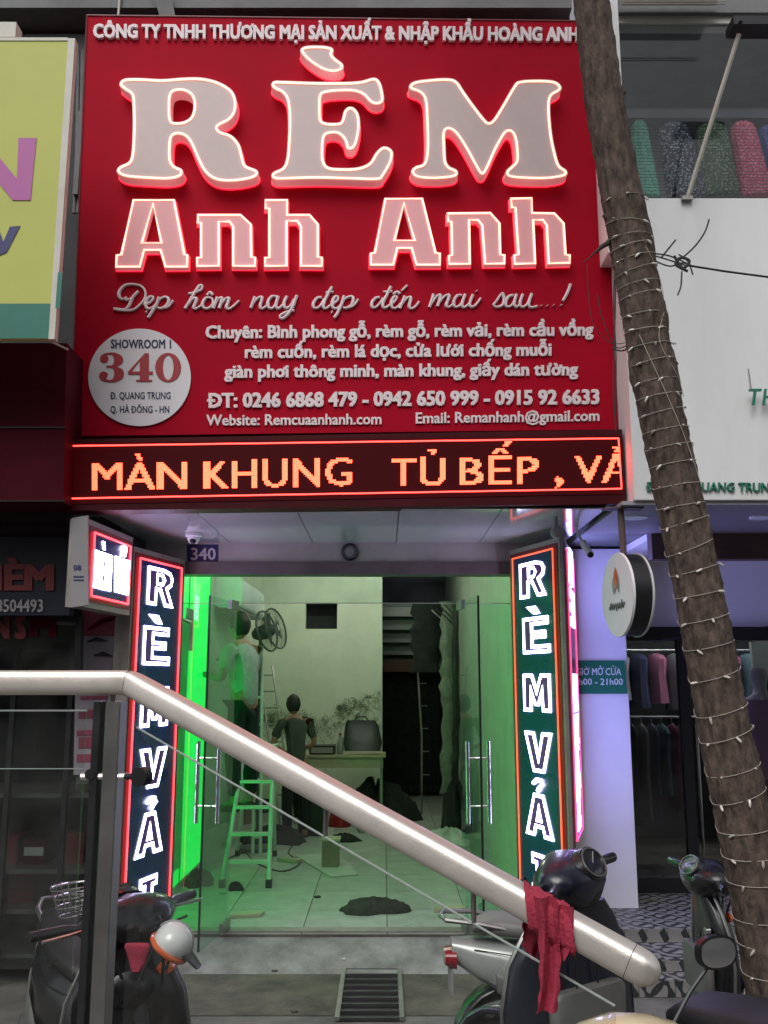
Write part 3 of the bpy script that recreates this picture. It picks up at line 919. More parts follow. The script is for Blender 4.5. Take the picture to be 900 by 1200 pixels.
# ================================================================ BIG RED SIGN
SY, SK = 5.1, 0.045
n_s = V((SK, -1, 0)).normalized()
rs = thing('shop_sign', 'big red shop sign with glowing RÈM Anh Anh letters over the entrance', 'shop sign', P(410, 505, SY, SK))
slab([(103, 19), (706, 26), (724, 503), (83, 511)], SY, .11, SK).build('board', 'sign_red', rs)
F = .0
for a, b_ in (((102, 18), (707, 25)), ((707, 25), (725.5, 503)), ((102, 18), (81.5, 511))):
    MB().tube([P(*a, SY - .001, SK), P(*b_, SY - .001, SK)], .006, 6).build('edge_trim', 'column_border', rs)
zR = lambda L, ox, oy, s: [(ox + a / s, oy + b / s) for a, b in L]
big = {
 'R': ([(60,95),(85,70),(180,68),(300,74),(420,65),(530,65),(630,90),(705,140),(728,210),(715,270),(680,305),(635,328),(618,350),(640,378),(700,400),(745,450),(765,520),(785,575),(850,605),(835,635),(740,655),(650,655),(590,635),(545,590),(510,520),(475,440),(440,395),(390,380),(352,400),(343,460),(345,540),(370,580),(410,600),(400,630),(330,645),(200,640),(90,630),(45,605),(60,580),(110,555),(130,500),(138,350),(135,200),(125,150),(85,120)], [(346,155),(375,128),(430,128),(475,155),(493,210),(480,280),(440,315),(385,325),(347,310),(340,230)], 130, 80, 5.0),
 'E': ([(50,250),(62,234),(120,234),(300,240),(450,240),(560,235),(640,215),(670,238),(685,290),(688,340),(660,355),(625,345),(580,300),(520,280),(420,280),(350,290),(325,312),(322,380),(325,450),(350,475),(420,480),(457,465),(475,405),(500,385),(525,395),(545,430),(550,500),(535,580),(515,615),(490,615),(475,570),(440,532),(390,525),(350,542),(338,600),(340,690),(370,735),(450,745),(550,740),(620,710),(660,650),(700,618),(742,640),(735,700),(692,775),(660,798),(500,795),(300,790),(120,795),(60,792),(55,768),(110,740),(135,690),(145,600),(150,450),(140,340),(110,290),(70,270)], None, 310, 50, 5.0),
 'grave': ([(222,40),(260,28),(340,28),(392,40),(388,70),(412,100),(450,130),(445,155),(400,165),(340,150),(270,105),(230,65)], None, 310, 50, 5.0),
 'M': ([(50,98),(70,74),(150,62),(230,58),(275,70),(310,120),(360,190),(415,260),(440,278),(470,260),(520,180),(570,95),(600,70),(700,65),(770,72),(797,95),(788,112),(750,138),(740,200),(750,330),(770,430),(790,490),(825,518),(815,537),(740,550),(640,550),(550,542),(535,520),(560,495),(585,460),(580,370),(565,325),(540,312),(515,330),(470,410),(430,500),(408,528),(385,500),(330,400),(280,325),(240,300),(215,320),(215,400),(220,470),(240,500),(275,518),(265,540),(180,550),(90,545),(60,522),(75,500),(120,480),(135,400),(132,250),(125,160),(100,120)], None, 470, 80, 4.286)}
LB = 'the letter {} of the glowing upper word'
for nm, (out, hole, ox, oy, sc) in big.items():
    neon = smooth_loop(zR(out, ox, oy, sc), 4)
    edge = offset(neon, 2.3)
    loops = [edge]
    nls = [neon]
    if hole:
        h = smooth_loop(zR(hole, ox, oy, sc), 4)
        loops.append(offset(h, -2.0))
        nls.append(h)
    b = MB()
    prism(b, loops, SY, SK, .085, .0, proj=True)
    lo = b.build('letter', ['letter_face', 'letter_side'], rs)
    MB().tube([P(x, y, SY - .085, SK) - n_s * .077 for x, y in offset(edge, .3)], .0045, 5, closed=True).build('added_glow_strip', 'added_glow_red', lo)  # added glowing strip, spreads a red halo on the board
    for nl in nls:
        MB().tube([P(x, y, SY - .087, SK) for x, y in nl], .0058, 6, closed=True).build('neon_tube', 'neon', lo)
anh = [
 ([(105,28),(277,28),(320,250),(332,252),(332,308),(235,308),(215,240),(156,240),(138,308),(33,308),(36,252),(55,250)], [(188,58),(216,202),(149,202)], 125, 225),
 ([(365,88),(545,88),(590,130),(592,260),(607,262),(607,305),(508,305),(508,142),(495,125),(460,125),(460,305),(362,305),(362,262),(378,262),(378,130),(365,130)], None, 125, 225),
 ([(640,28),(737,28),(737,88),(825,88),(862,130),(862,260),(878,262),(878,305),(783,305),(783,142),(770,122),(735,122),(735,305),(638,305),(638,262),(655,262),(655,72),(640,72)], None, 125, 225),
 ([(88,23),(245,22),(300,243),(318,245),(318,300),(215,300),(195,232),(145,232),(128,300),(28,300),(28,245),(45,243)], [(168,55),(205,192),(135,192)], 425, 225),
 ([(340,82),(520,80),(560,125),(563,250),(580,252),(580,295),(492,297),(480,137),(465,118),(437,118),(440,297),(347,297),(345,255),(358,252),(355,125),(342,125)], None, 425, 225),
 ([(597,22),(690,20),(692,80),(780,82),(820,125),(828,250),(845,252),(845,292),(750,295),(742,137),(728,118),(697,118),(705,295),(612,297),(610,252),(627,250),(615,68),(600,68)], None, 425, 225)]
for out, hole, ox, oy in anh:
    e = zR(out, ox, oy, 3.4615)
    loops = [e]
    nls = [offset(e, -1.5)]
    if hole:
        h = zR(hole, ox, oy, 3.4615)
        loops.append(h)
        nls.append(offset(h, 1.5))
    b = MB()
    prism(b, loops, SY, SK, .05, 0, proj=True)
    lo = b.build('letter', ['letter_face_pink', 'letter_side'], rs)
    MB().tube([P(x, y, SY - .05, SK) - n_s * .042 for x, y in offset(e, .3)], .004, 5, closed=True).build('added_glow_strip', 'added_glow_red', lo)  # same added strip, halo on the board round the lower letters
    for nl in nls:
        MB().tube([P(x, y, SY - .052, SK) for x, y in nl], .0062, 6, closed=True).build('neon_tube', 'neon', lo)
# company line and the smaller lines
words_on(rs, 'CÔNG TY TNHH THƯƠNG MẠI SẢN XUẤT & NHẬP KHẨU HOÀNG ANH', 110, 677, 46, 50, 15.5, SY, SK, 'letter_white', .02, 0, .048)
words_on(rs, 'Chuyên: Bình phong gỗ, rèm gỗ, rèm vải, rèm cầu vồng', 241, 695, 397, 393.5, 14.5, SY, SK, 'letter_white', .012, 0, .04)
words_on(rs, 'rèm cuốn, rèm lá dọc, cửa lưới chống muỗi', 287, 646, 420, 417, 14.5, SY, SK, 'letter_white', .012, 0, .04)
words_on(rs, 'giàn phơi thông minh, màn khung, giấy dán tường', 263, 677, 443, 440, 14.5, SY, SK, 'letter_white', .012, 0, .04)
words_on(rs, 'ĐT: 0246 6868 479 - 0942 650 999 - 0915 92 6633', 243, 702, 478, 473.5, 16.5, SY, SK, 'letter_white', .012, 0, .045)
words_on(rs, 'Website: Remcuaanhanh.com', 242, 447, 499, 497.5, 12.6, SY, SK, 'letter_white', .01, 0, .025)
words_on(rs, 'Email: Remanhanh@gmail.com', 487, 702, 496.5, 493.5, 12.6, SY, SK, 'letter_white', .01, 0, .025)
# handwritten slogan
A_ = (125, 325, 5.0); B_ = (300, 325, 5.0); C_ = (480, 325, 4.5)
words = [
 (A_, [[(188,85),(155,120),(132,170),(105,192),(60,188),(42,186)], [(42,188),(100,198),(160,192),(210,150),(230,108),(215,65),(170,45),(110,50),(75,90),(80,125),(105,130),(118,118)], [(112,138),(160,122)],
       [(218,165),(255,150),(275,125),(262,115),(240,130),(228,160),(240,185),(270,180),(296,155)], [(233,205),(238,208)],
       [(310,120),(290,170),(262,215),(245,240)], [(290,165),(312,132),(345,118),(365,135),(355,165),(325,185),(300,182)], [(325,185),(362,175),(392,140)]]),
 (A_, [[(480,98),(505,95),(552,78),(562,55),(545,52),(520,88),(490,140),(460,187)], [(478,165),(505,130),(525,125),(525,145),(510,180),(525,187),(560,165)],
       [(612,122),(582,125),(562,160),(575,185),(605,180),(625,150),(615,124)], [(588,108),(607,90),(622,107)],
       [(650,120),(640,150),(625,187)], [(632,170),(655,130),(677,125),(672,150),(660,187)], [(668,165),(695,130),(717,125),(712,150),(702,182),(720,187),(748,168),(778,140)]]),
 (B_, [[(-5,118),(-18,155),(-30,185)], [(-25,170),(5,130),(32,118),(35,135),(25,170),(35,187),(65,170)],
       [(125,118),(95,115),(72,145),(75,180),(100,182),(127,140)], [(132,115),(118,165),(130,187),(165,160)],
       [(182,115),(165,150),(170,182),(200,172),(225,130)], [(240,110),(215,180),(180,228),(150,245),(142,228),(185,205),(225,198)]]),
 (B_, [[(385,120),(358,125),(335,160),(345,185),(375,172),(400,130)], [(445,60),(415,115),(395,165),(405,187),(440,165)], [(408,92),(455,88)],
       [(440,165),(475,140),(480,118),(462,118),(447,150),(452,182),(480,182),(505,155)], [(442,208),(447,210)],
       [(517,113),(500,165),(475,218),(458,240)], [(497,165),(520,130),(555,115),(570,130),(560,165),(530,184),(510,180)], [(530,184),(570,170),(600,132)]]),
 (B_, [[(725,120),(700,125),(678,155),(685,182),(715,167),(745,125)], [(790,58),(765,110),(742,160),(752,184),(785,165)], [(745,88),(798,85)],
       [(785,165),(815,140),(825,118),(808,118),(792,150),(800,182),(825,180),(850,155)], [(803,103),(825,88),(843,100)], [(852,82),(886,50)],
       [(872,115),(855,155),(842,187)], [(848,170),(878,130),(903,118),(905,140),(897,172),(910,187),(935,172),(955,145)]]),
 (C_, [[(125,92),(118,120),(103,162)], [(112,145),(140,105),(160,95),(158,120),(146,157)], [(153,140),(180,105),(205,95),(205,115),(192,150),(205,160),(232,142)],
       [(275,97),(250,100),(232,130),(238,158),(265,150),(287,110)], [(292,93),(275,145),(287,162),(315,140)],
       [(333,95),(316,140),(325,160),(348,148),(374,113)], [(350,74),(352,77)]]),
 (C_, [[(437,150),(455,130),(475,100),(490,85)], [(488,86),(497,120),(488,150),(460,160),(440,152)],
       [(545,97),(520,105),(505,135),(510,157),(537,150),(557,110)], [(562,93),(550,140),(562,160),(585,140)],
       [(595,93),(580,140),(592,160),(617,145),(637,97)], [(643,90),(627,140),(637,162),(672,155)], [(690,152),(692,154)], [(722,152),(724,154)], [(755,149),(757,151)]]),
 (C_, [[(846,40),(830,85),(806,128)], [(797,148),(799,151)]])]
for (ox, oy, sc), strokes in words:
    b = MB()
    for st_ in strokes:
        pts = smooth_path(zR(st_, ox, oy, sc), 4) if len(st_) > 2 else zR(st_, ox, oy, sc)
        n_ = len(pts)
        rad = []
        for i, (x, y) in enumerate(pts):
            j = min(i + 1, n_ - 1)
            i0 = max(i - 1, 0)
            dx, dy = pts[j][0] - pts[i0][0], pts[j][1] - pts[i0][1]
            rad.append(.0068 + .0036 * max(0, dy) / (abs(dx) + abs(dy) + 1e-6))
        if n_ == 2: rad = [.009, .009] if abs(pts[0][0] - pts[1][0]) < 2 else [.006, .006]
        b.tube([P(x, y, SY, SK) + n_s * .010 for x, y in pts], rad, 6)
        b.tube([P(x, y, SY, SK) + n_s * .004 for x, y in pts], rad, 6)
    b.build('lettering', 'letter_white', rs)
# white address disc
c0 = (164, 443)
circ = [(c0[0] + 60 * cos(t), c0[1] + 57 * sin(t)) for t in [i * 2 * pi / 64 for i in range(64)]]
b = MB()
prism(b, [circ], SY, SK, .012, 0, 0, 0)
disc = b.build('address_disc', 'disc_white', rs)
for txt, a, bb, y_, cp_, off_ in (('SHOWROOM 1', 130.5, 201, 409, 10.2, .03), ('Đ. QUANG TRUNG', 130, 200.5, 468.5, 8.2, .02), ('Q. HÀ ĐÔNG - HN', 130, 199, 484.5, 8.0, .02)):
    b = MB()
    text_on(b, txt, a, bb, y_, y_, cp_, SY, SK, .0145, .0125, off_)
    b.build('print', 'navy_print', disc)
s_ = 6.43
d3 = smooth_loop(zR([(148,270),(165,235),(215,220),(265,222),(310,245),(322,275),(310,305),(277,325),(315,345),(328,380),(315,415),(270,438),(215,442),(165,430),(142,400),(150,372),(180,362),(205,378),(202,400),(192,416),(215,426),(242,418),(255,385),(250,348),(233,333),(200,333),(200,318),(235,317),(250,300),(253,265),(238,236),(210,234),(196,240),(210,256),(208,280),(190,295),(165,293)], 95, 380, s_), 3)
d4 = [zR([(485,225),(515,225),(515,362),(545,362),(545,385),(515,385),(515,425),(540,425),(540,438),(420,438),(420,425),(447,425),(447,385),(358,385),(358,365)], 95, 380, s_), zR([(447,280),(447,362),(385,362)], 95, 380, s_)]
d0 = [zR([(660 + 97 * cos(t), 332 + 110 * sin(t)) for t in [i * pi / 16 for i in range(32)]], 95, 380, s_), zR([(660 + 40 * cos(t), 332 + 94 * sin(t)) for t in [i * pi / 16 for i in range(32)]], 95, 380, s_)]
for lp in ([d3], d4, d0):
    b = MB()
    prism(b, lp, SY, SK, .016, .0125, 0, 0)
    b.build('print', 'red_print', disc)

# ================================================================ RED LED TICKER
LY = SY - .13
lt = thing('led_ticker', 'red scrolling LED text display under the big red sign', 'LED display', P(405, 596, LY, SK))
slab([(77.5, 515), (729, 503), (733, 590.5), (75, 598.5)], LY, .13, SK).build('casing', 'led_frame', lt)
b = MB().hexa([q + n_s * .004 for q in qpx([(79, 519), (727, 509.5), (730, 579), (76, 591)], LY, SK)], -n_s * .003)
disp = b.build('display', 'led_base_glow', lt)
b = MB()
for a, c_, w in (((80, 523), (724.5, 514), 1), ((724.5, 514), (728, 573), 1), ((78, 584.5), (728, 573), 1), ((80, 523), (78, 584.5), 1)):
    b.tube([P(*a, LY, SK) + n_s * .007, P(*c_, LY, SK) + n_s * .007], .0042, 6)
b.build('border_line', 'led_red', disp)
def inside_mask(items, pitch):
    """rasterise text items, in photo pixels, to a lattice of LEDs"""
    hits = set()
    for s, xl, xr_, yl, yr, cap, clip in items:
        vs, fs, _ = text2d(s, 0)
        x0, x1 = min(a[0] for a in vs), max(a[0] for a in vs)
        for shx in (-.9, 0, .9):
         mp = [(shx + xl + (xr_ - xl) * (a[0] - x0) / (x1 - x0), yl + (yr - yl) * (a[0] - x0) / (x1 - x0) - a[1] / CAP * cap) for a in vs]
         for f in fs:
             for t in range(1, len(f) - 1):
                 A, B, C = mp[f[0]], mp[f[t]], mp[f[t + 1]]
                 for gx in range(int(min(A[0], B[0], C[0]) / pitch), int(max(A[0], B[0], C[0]) / pitch) + 2):
                     X = gx * pitch
                     if X > clip: continue
                     sl = (yl - 574) * 0 + X * -0.0148
                     for gy in range(int((min(A[1], B[1], C[1]) - sl) / pitch) - 1, int((max(A[1], B[1], C[1]) - sl) / pitch) + 2):
                         Y_ = gy * pitch + sl
                         d1 = (B[0] - A[0]) * (Y_ - A[1]) - (B[1] - A[1]) * (X - A[0])
                         d2 = (C[0] - B[0]) * (Y_ - B[1]) - (C[1] - B[1]) * (X - B[0])
                         d3_ = (A[0] - C[0]) * (Y_ - C[1]) - (A[1] - C[1]) * (X - C[0])
                         if (d1 >= 0) == (d2 >= 0) == (d3_ >= 0) or (d1 <= 0 and d2 <= 0 and d3_ <= 0):
                             hits.add((X, Y_))
    return hits
hits = inside_mask([('MÀN', 109, 219, 575, 574, 33.5, 999), ('KHUNG', 240, 412, 573.5, 569, 33.5, 999), ('TỦ', 459, 521, 569.5, 569, 31.5, 999), ('BẾP', 539, 631, 568.5, 567, 32, 999), (',', 650, 659, 566, 566, 38, 999), ('VẢ', 674, 738, 566, 565, 31, 725), (',', 78, 85, 576, 576, 36, 999)], 2.1)
b = MB()
for X, Y_ in sorted(hits):
    h_ = .93
    q = qpx([(X - h_, Y_ - h_), (X + h_, Y_ - h_), (X + h_, Y_ + h_), (X - h_, Y_ + h_)], LY, SK)
    q = [a + n_s * .009 for a in q]
    vs = q + [a - n_s * .005 for a in q]
    b.add(vs, [(0, 1, 2, 3), (0, 4, 5, 1), (1, 5, 6, 2), (2, 6, 7, 3), (3, 7, 4, 0)])
o = b.build('led_dots', 'led_amber', disp)
o['kind'] = 'stuff'

# ================================================================ LIT SIDE COLUMNS
GLY = {
 'R': ([(0, 0), (0, 1), (.62, 1), (.86, .94), (.96, .77), (.91, .57), (.76, .47), (1, 0), (.68, 0), (.47, .40), (.34, .40), (.34, 0)], [(.36, .60), (.36, .80), (.55, .80), (.61, .70), (.55, .60)]),
 'E': ([(0, 0), (0, 1), (.95, 1), (.95, .77), (.36, .77), (.36, .62), (.85, .62), (.85, .40), (.36, .40), (.36, .23), (1, .23), (1, 0)], None),
 'M': ([(0, 0), (0, 1), (.34, 1), (.5, .60), (.66, 1), (1, 1), (1, 0), (.70, 0), (.70, .52), (.58, .16), (.42, .16), (.30, .52), (.30, 0)], None),
 'V': ([(0, 1), (.35, 1), (.5, .40), (.65, 1), (1, 1), (.70, 0), (.30, 0)], None),
 'A': ([(0, 0), (.32, 1), (.68, 1), (1, 0), (.68, 0), (.62, .20), (.38, .20), (.32, 0)], [(.44, .40), (.56, .40), (.5, .66)]),
 'I': ([(0, 0), (0, .26), (.24, .26), (.24, .74), (0, .74), (0, 1), (1, 1), (1, .74), (.76, .74), (.76, .26), (1, .26), (1, 0)], None)}
def prism2(mb, loops, c, U, n, front, back):
    tris = tessellate_polygon([[V((x, y, 0)) for x, y in l] for l in loops])
    flat = [q for l in loops for q in l]
    f3 = lambda a, d: c + U * a[0] + V((0, 0, a[1])) + n * d
    mb.add([f3(a, front) for a in flat], [tuple(t) for t in tris])
    o = 0
    for l in loops:
        m = len(l)
        mb.add([f3(a, front) for a in l] + [f3(a, back) for a in l], [(i, (i + 1) % m, m + (i + 1) % m, m + i) for i in range(m)])
        o += m
def block_letter(t, s, c, U, w, h, n, lw, solid=False, mo='tube_white', mi='letter_purple'):
    base = {'È': 'E', 'Ả': 'A'}.get(s, s)
    out, hole = GLY[base]
    sc = lambda l: [((x - .5) * w, (y - .5) * h) for x, y in l]
    o_ = sc(out)
    # keep the stroke width even: shrink in metres
    b = MB()
    inner = offset(o_, -lw)
    if solid: prism2(b, [o_], c, U, n, .014, .008)
    else:
        prism2(b, [o_, inner], c, U, n, .014, .008)
        if hole:
            h_ = sc(hole)
            prism2(b, [offset(h_, lw * .7), offset(h_, -lw * .15)], c, U, n, .014, .008)
    if s == 'È': prism2(b, [sc([(.15, 1.30), (.50, 1.30), (.66, 1.08), (.44, 1.08)])], c, U, n, .014, .008)
    if s == 'Ả': b.tube([c + U * (x * w) + V((0, 0, (y - .5) * h)) + n * .014 for x, y in ((-.16, 1.24), (-.05, 1.33), (.12, 1.32), (.17, 1.24), (.06, 1.16), (.0, 1.07))], .013, 6)
    lo = b.build('letter', mo, t)
    if not solid:
        b = MB()
        lp = [offset(inner, -.002)]
        if hole: lp.append(offset(sc(hole), lw * .75))
        prism2(b, lp, c, U, n, .012, .008)
        b.build('letter_core', mi, lo)
def led_column(name, label, A, B, ztop, zbot, letters, facem, n_hint, letw, group, tubes='tube_red', bold=.020, thick=.10, solid=False, lit='tube_white'):
    A, B = V(A), V(B)
    U = V((B.x - A.x, B.y - A.y, 0))
    Wd = U.length
    U.normalize()
    n = V((U.y, -U.x, 0))
    if n.dot(V(n_hint)) < 0: n = -n
    t = thing(name, label, 'LED sign', ((A.x + B.x) / 2, (A.y + B.y) / 2, zbot), group)
    def q(u, z, d): return V((A.x, A.y, 0)) + U * u * Wd + V((0, 0, z)) + n * d
    MB().hexa([q(0, ztop, 0), q(1, ztop, 0), q(1, zbot, 0), q(0, zbot, 0)], -n * thick).build('housing', 'alu_frame', t)
    MB().hexa([q(.03, ztop - .03, .004), q(.97, ztop - .03, .004), q(.97, zbot + .03, .004), q(.03, zbot + .03, .004)], -n * .003).build('border_panel', 'column_border', t)
    fw = 0.11
    MB().hexa([q(fw, ztop - .07, .008), q(1 - fw, ztop - .07, .008), q(1 - fw, zbot + .07, .008), q(fw, zbot + .07, .008)], -n * .003).build('face', facem, t)
    b = MB()
    e = [q(fw - .015, ztop - .062, .012), q(1 - fw + .015, ztop - .062, .012), q(1 - fw + .015, zbot + .062, .012), q(fw - .015, zbot + .062, .012)]
    for i in range(4): b.tube([e[i], e[(i + 1) % 4]], .0055, 6)
    b.build('border_light', tubes, t)
    for s, u, z, h in letters:
        c = q(u, z, 0)
        if len(s) > 1:
            m_ = len(s)
            for i_, ch in enumerate(s):
                block_letter(t, ch, c + U * ((i_ - (m_ - 1) / 2) * letw * Wd / m_), U, letw * Wd / m_ * .97, h, n, .02, True)
        else:
            block_letter(t, s, c, U, letw * Wd * (.62 if s == 'I' else 1), h, n, bold, solid, lit)
    return t, q
def zz(py, Y): return ZW(py, Y)
lA, lB = P(157, 640, 5.55), P(217, 657, 6.2)
Ym = 5.85
ztop = (lA.z + lB.z) / 2
Lw = [('R', .50, zz(688, Ym), .235), ('È', .47, zz(757, Ym), .235), ('M', .48, zz(828, Ym), .24), ('V', .50, zz(900, Ym), .235), ('Ả', .48, zz(977, Ym), .245), ('I', .5, zz(1053, Ym), .24)]
led_column('led_column', 'tall navy LED sign column left of the door with glowing letters and red border', lA, lB, ztop, .30, Lw, 'column_face', (1, -1, 0), .50, 'LED sign columns flanking the door')
rA, rB = P(597, 646, 6.2), P(655, 629, 5.6)
ztop = (rA.z + rB.z) / 2
Rw = [('R', .50, zz(678, Ym), .225), ('È', .54, zz(744, Ym), .225), ('M', .52, zz(812, Ym), .23), ('V', .52, zz(882, Ym), .24), ('Ả', .50, zz(957, Ym), .25), ('I', .50, zz(1028, Ym), .24)]
led_column('led_column', 'tall teal lit LED sign column right of the door with glowing letters', rA, rB, ztop, .30, Rw, 'column_face_teal', (-1, -1, 0), .52, 'LED sign columns flanking the door', 'tube_orange', thick=.025)
# left short box sign seen edge on
sA, sB = P(104, 606, 4.85), P(156, 632, 5.5)
t, q = led_column('led_box_sign', 'small square LED box sign with overexposed white lettering left of the entrance', sA, sB, (sA.z + sB.z) / 2, ZW(711, 4.85), [('RÈM', .31, ZW(668, 5.0), .20), ('VẢI', .74, ZW(672, 5.2), .20)], 'column_face', (1, -1, 0), .36, None, bold=.03)
t2 = thing('sign_side_panel', 'pale edge panel of the small LED box sign with tiny blue print', 'panel', P(93, 711, 4.85))
slab([(84, 607), (103, 604), (103, 709), (82, 712)], 4.84, .02).build('panel', 'dim_grey', t2)
b = MB(); text_on(b, '08', 86, 95, 668, 668, 6, 4.838, 0, .002, 0, .02); b.build('print', 'blue_print', t2)
b = MB()
for yy in (675, 679): b.hexa(qpx([(86, yy), (98, yy), (98, yy + 1.2), (86, yy + 1.2)], 4.836), (0, .001, 0))
b.build('print', 'blue_print', t2)
# right narrow sign seen almost edge on
tA, tB = P(670, 645, 6.52), P(661, 638, 5.85)
rl = []
for s, yc in (('R', 662), ('È', 712), ('M', 812), ('V', 860), ('Ả', 905), ('I', 950)):
    rl.append((s, .5, ZW(yc, 6.1), .24))
led_column('led_side_sign', 'narrow LED sign seen edge on beside the white pillar, white letters and red border', tA, tB, 2.60, ZW(992, 6.1), rl, 'column_face', (1, .1, 0), .62, None, 'tube_violet', bold=.03, thick=.025, solid=True, lit='tube_blue')
# ================================================================ DOORS AND GLASS
ew = thing('glass_entrance', 'frameless glass entrance with two swung open leaves and side panes', 'glass door', (-.27, 6.33, .15))
TZ = 2.23
MB().box((-1.405, 6.345, TZ), (0.86, 6.355, 2.42)).build('transom_pane', 'glass', ew)
MB().box((-1.405, 6.345, .15), (-1.005, 6.355, TZ - .004)).build('side_pane', 'glass_green', ew)
MB().box((0.52, 6.345, .15), (0.86, 6.355, TZ - .004)).build('side_pane', 'glass_green', ew)
MB().tube([(-1.405, 6.35, TZ - .002), (0.86, 6.35, TZ - .002)], .003, 5).build('glass_edge', 'steel', ew)
def leaf(hx, ex, ey, sgn):
    H, E_ = V((hx, 6.34, 0)), V((ex, ey, 0))
    U = (E_ - H).normalized()
    n = V((U.y, -U.x, 0))
    L_ = (E_ - H).length
    def q(u, z, d=0): return H + U * u + V((0, 0, z)) + n * d
    lf = MB().hexa([q(0, .165), q(L_, .165), q(L_, TZ), q(0, TZ)], n * .010).build('door_leaf', 'glass_green', ew)
    MB().hexa([q(L_, .165, -.002), q(L_ + .004, .165, -.002), q(L_ + .004, TZ, -.002), q(L_, TZ, -.002)], n * .013).build('leaf_edge', 'black_frame', lf)
    MB().hexa([q(-.02, TZ - .05, -.008), q(.14, TZ - .05, -.008), q(.14, TZ + .01, -.008), q(-.02, TZ + .01, -.008)], n * .026).build('patch_fitting', 'dull_steel', lf)
    MB().hexa([q(-.02, .16, -.008), q(.14, .16, -.008), q(.14, .22, -.008), q(-.02, .22, -.008)], n * .026).build('patch_fitting', 'dull_steel', lf)
    for s_ in (-1, 1):
        b = MB()
        d = .005 + s_ * .065
        b.tube([q(L_ - .07, .87, d), q(L_ - .07, 1.35, d)], .0125, 10)
        for zz_ in (.97, 1.25): b.tube([q(L_ - .07, zz_, .005), q(L_ - .07, zz_, d)], .007, 8)
        b.build('handle', 'chrome', lf, smooth=40)
leaf(-.99, -1.07, 5.80, 1)
leaf(.51, .585, 5.80, -1)
struct(MB().box((-1.405, 6.30, .15), (.86, 6.40, .158)).build('threshold', 'alu_frame'))

# green LED tubes behind the left column, strip lamps on the high ceiling
gt = thing('green_led_lamp', 'pair of green LED tubes behind the left sign column', 'lamp', (-1.49, 6.52, .3))
for dx in (0, .05):
    MB().tube([(-1.49 + dx, 6.5, .35), (-1.49 + dx, 6.5, 2.35)], .013, 8).build('tube', 'green_lamp', gt)
lb = thing('green_light_panel', 'bright green backlit panel on the left wall just inside the door', 'light panel', (-1.55, 7.4, .2))
MB().box((-1.559, 6.56, .22), (-1.546, 8.35, 3.0)).build('diffuser', 'green_lightbox', lb)
for yy in (6.55, 7.45, 8.35): MB().box((-1.559, yy - .006, .2), (-1.540, yy + .006, 3.0)).build('frame', 'alu_frame', lb)
for i, yy in enumerate((8.0, 10.8)):
    tl = thing('ceiling_lamp', ['fluorescent strip lamp on the ceiling near the shop door', 'fluorescent strip lamp on the ceiling deep inside the shop'][i], 'lamp', (-.4, yy, 3.2), 'ceiling strip lamps')
    MB().box((-1.0, yy - .03, 3.19), (.2, yy + .03, 3.25)).build('fitting', 'alu_frame', tl)
    MB().tube([(-.98, yy, 3.172), (.18, yy, 3.172)], .014, 8).build('tube', 'lamp_white', tl)

# ================================================================ PEOPLE
def skin_mesh(verts, edges, radii, sub=1):
    me = bpy.data.meshes.new('skin')
    me.from_pydata(verts, edges, [])
    o = bpy.data.objects.new('skin', me)
    COL.objects.link(o)
    o.modifiers.new('s', 'SKIN')
    sv = me.skin_vertices[0].data
    for i, r in enumerate(radii):
        rr_ = r if isinstance(r, tuple) else (r, r)
        sv[i].radius = rr_
        sv[i].use_root = (i == 0)
    m = o.modifiers.new('u', 'SUBSURF')
    m.levels = m.render_levels = sub
    bpy.context.view_layer.update()
    e = bpy.data.meshes.new_from_object(o.evaluated_get(bpy.context.evaluated_depsgraph_get()))
    out = ([v.co.copy() for v in e.vertices], [tuple(p.vertices) for p in e.polygons])
    bpy.data.objects.remove(o)
    return out
def chain(J, spec):
    """spec: list of (name, parent, pos, r)"""
    idx = {}
    vs, es, rs_ = [], [], []
    for n_, p_, pos, r in spec:
        idx[n_] = len(vs)
        vs.append(pos)
        rs_.append(r)
        if p_: es.append((idx[p_], idx[n_]))
    return vs, es, rs_
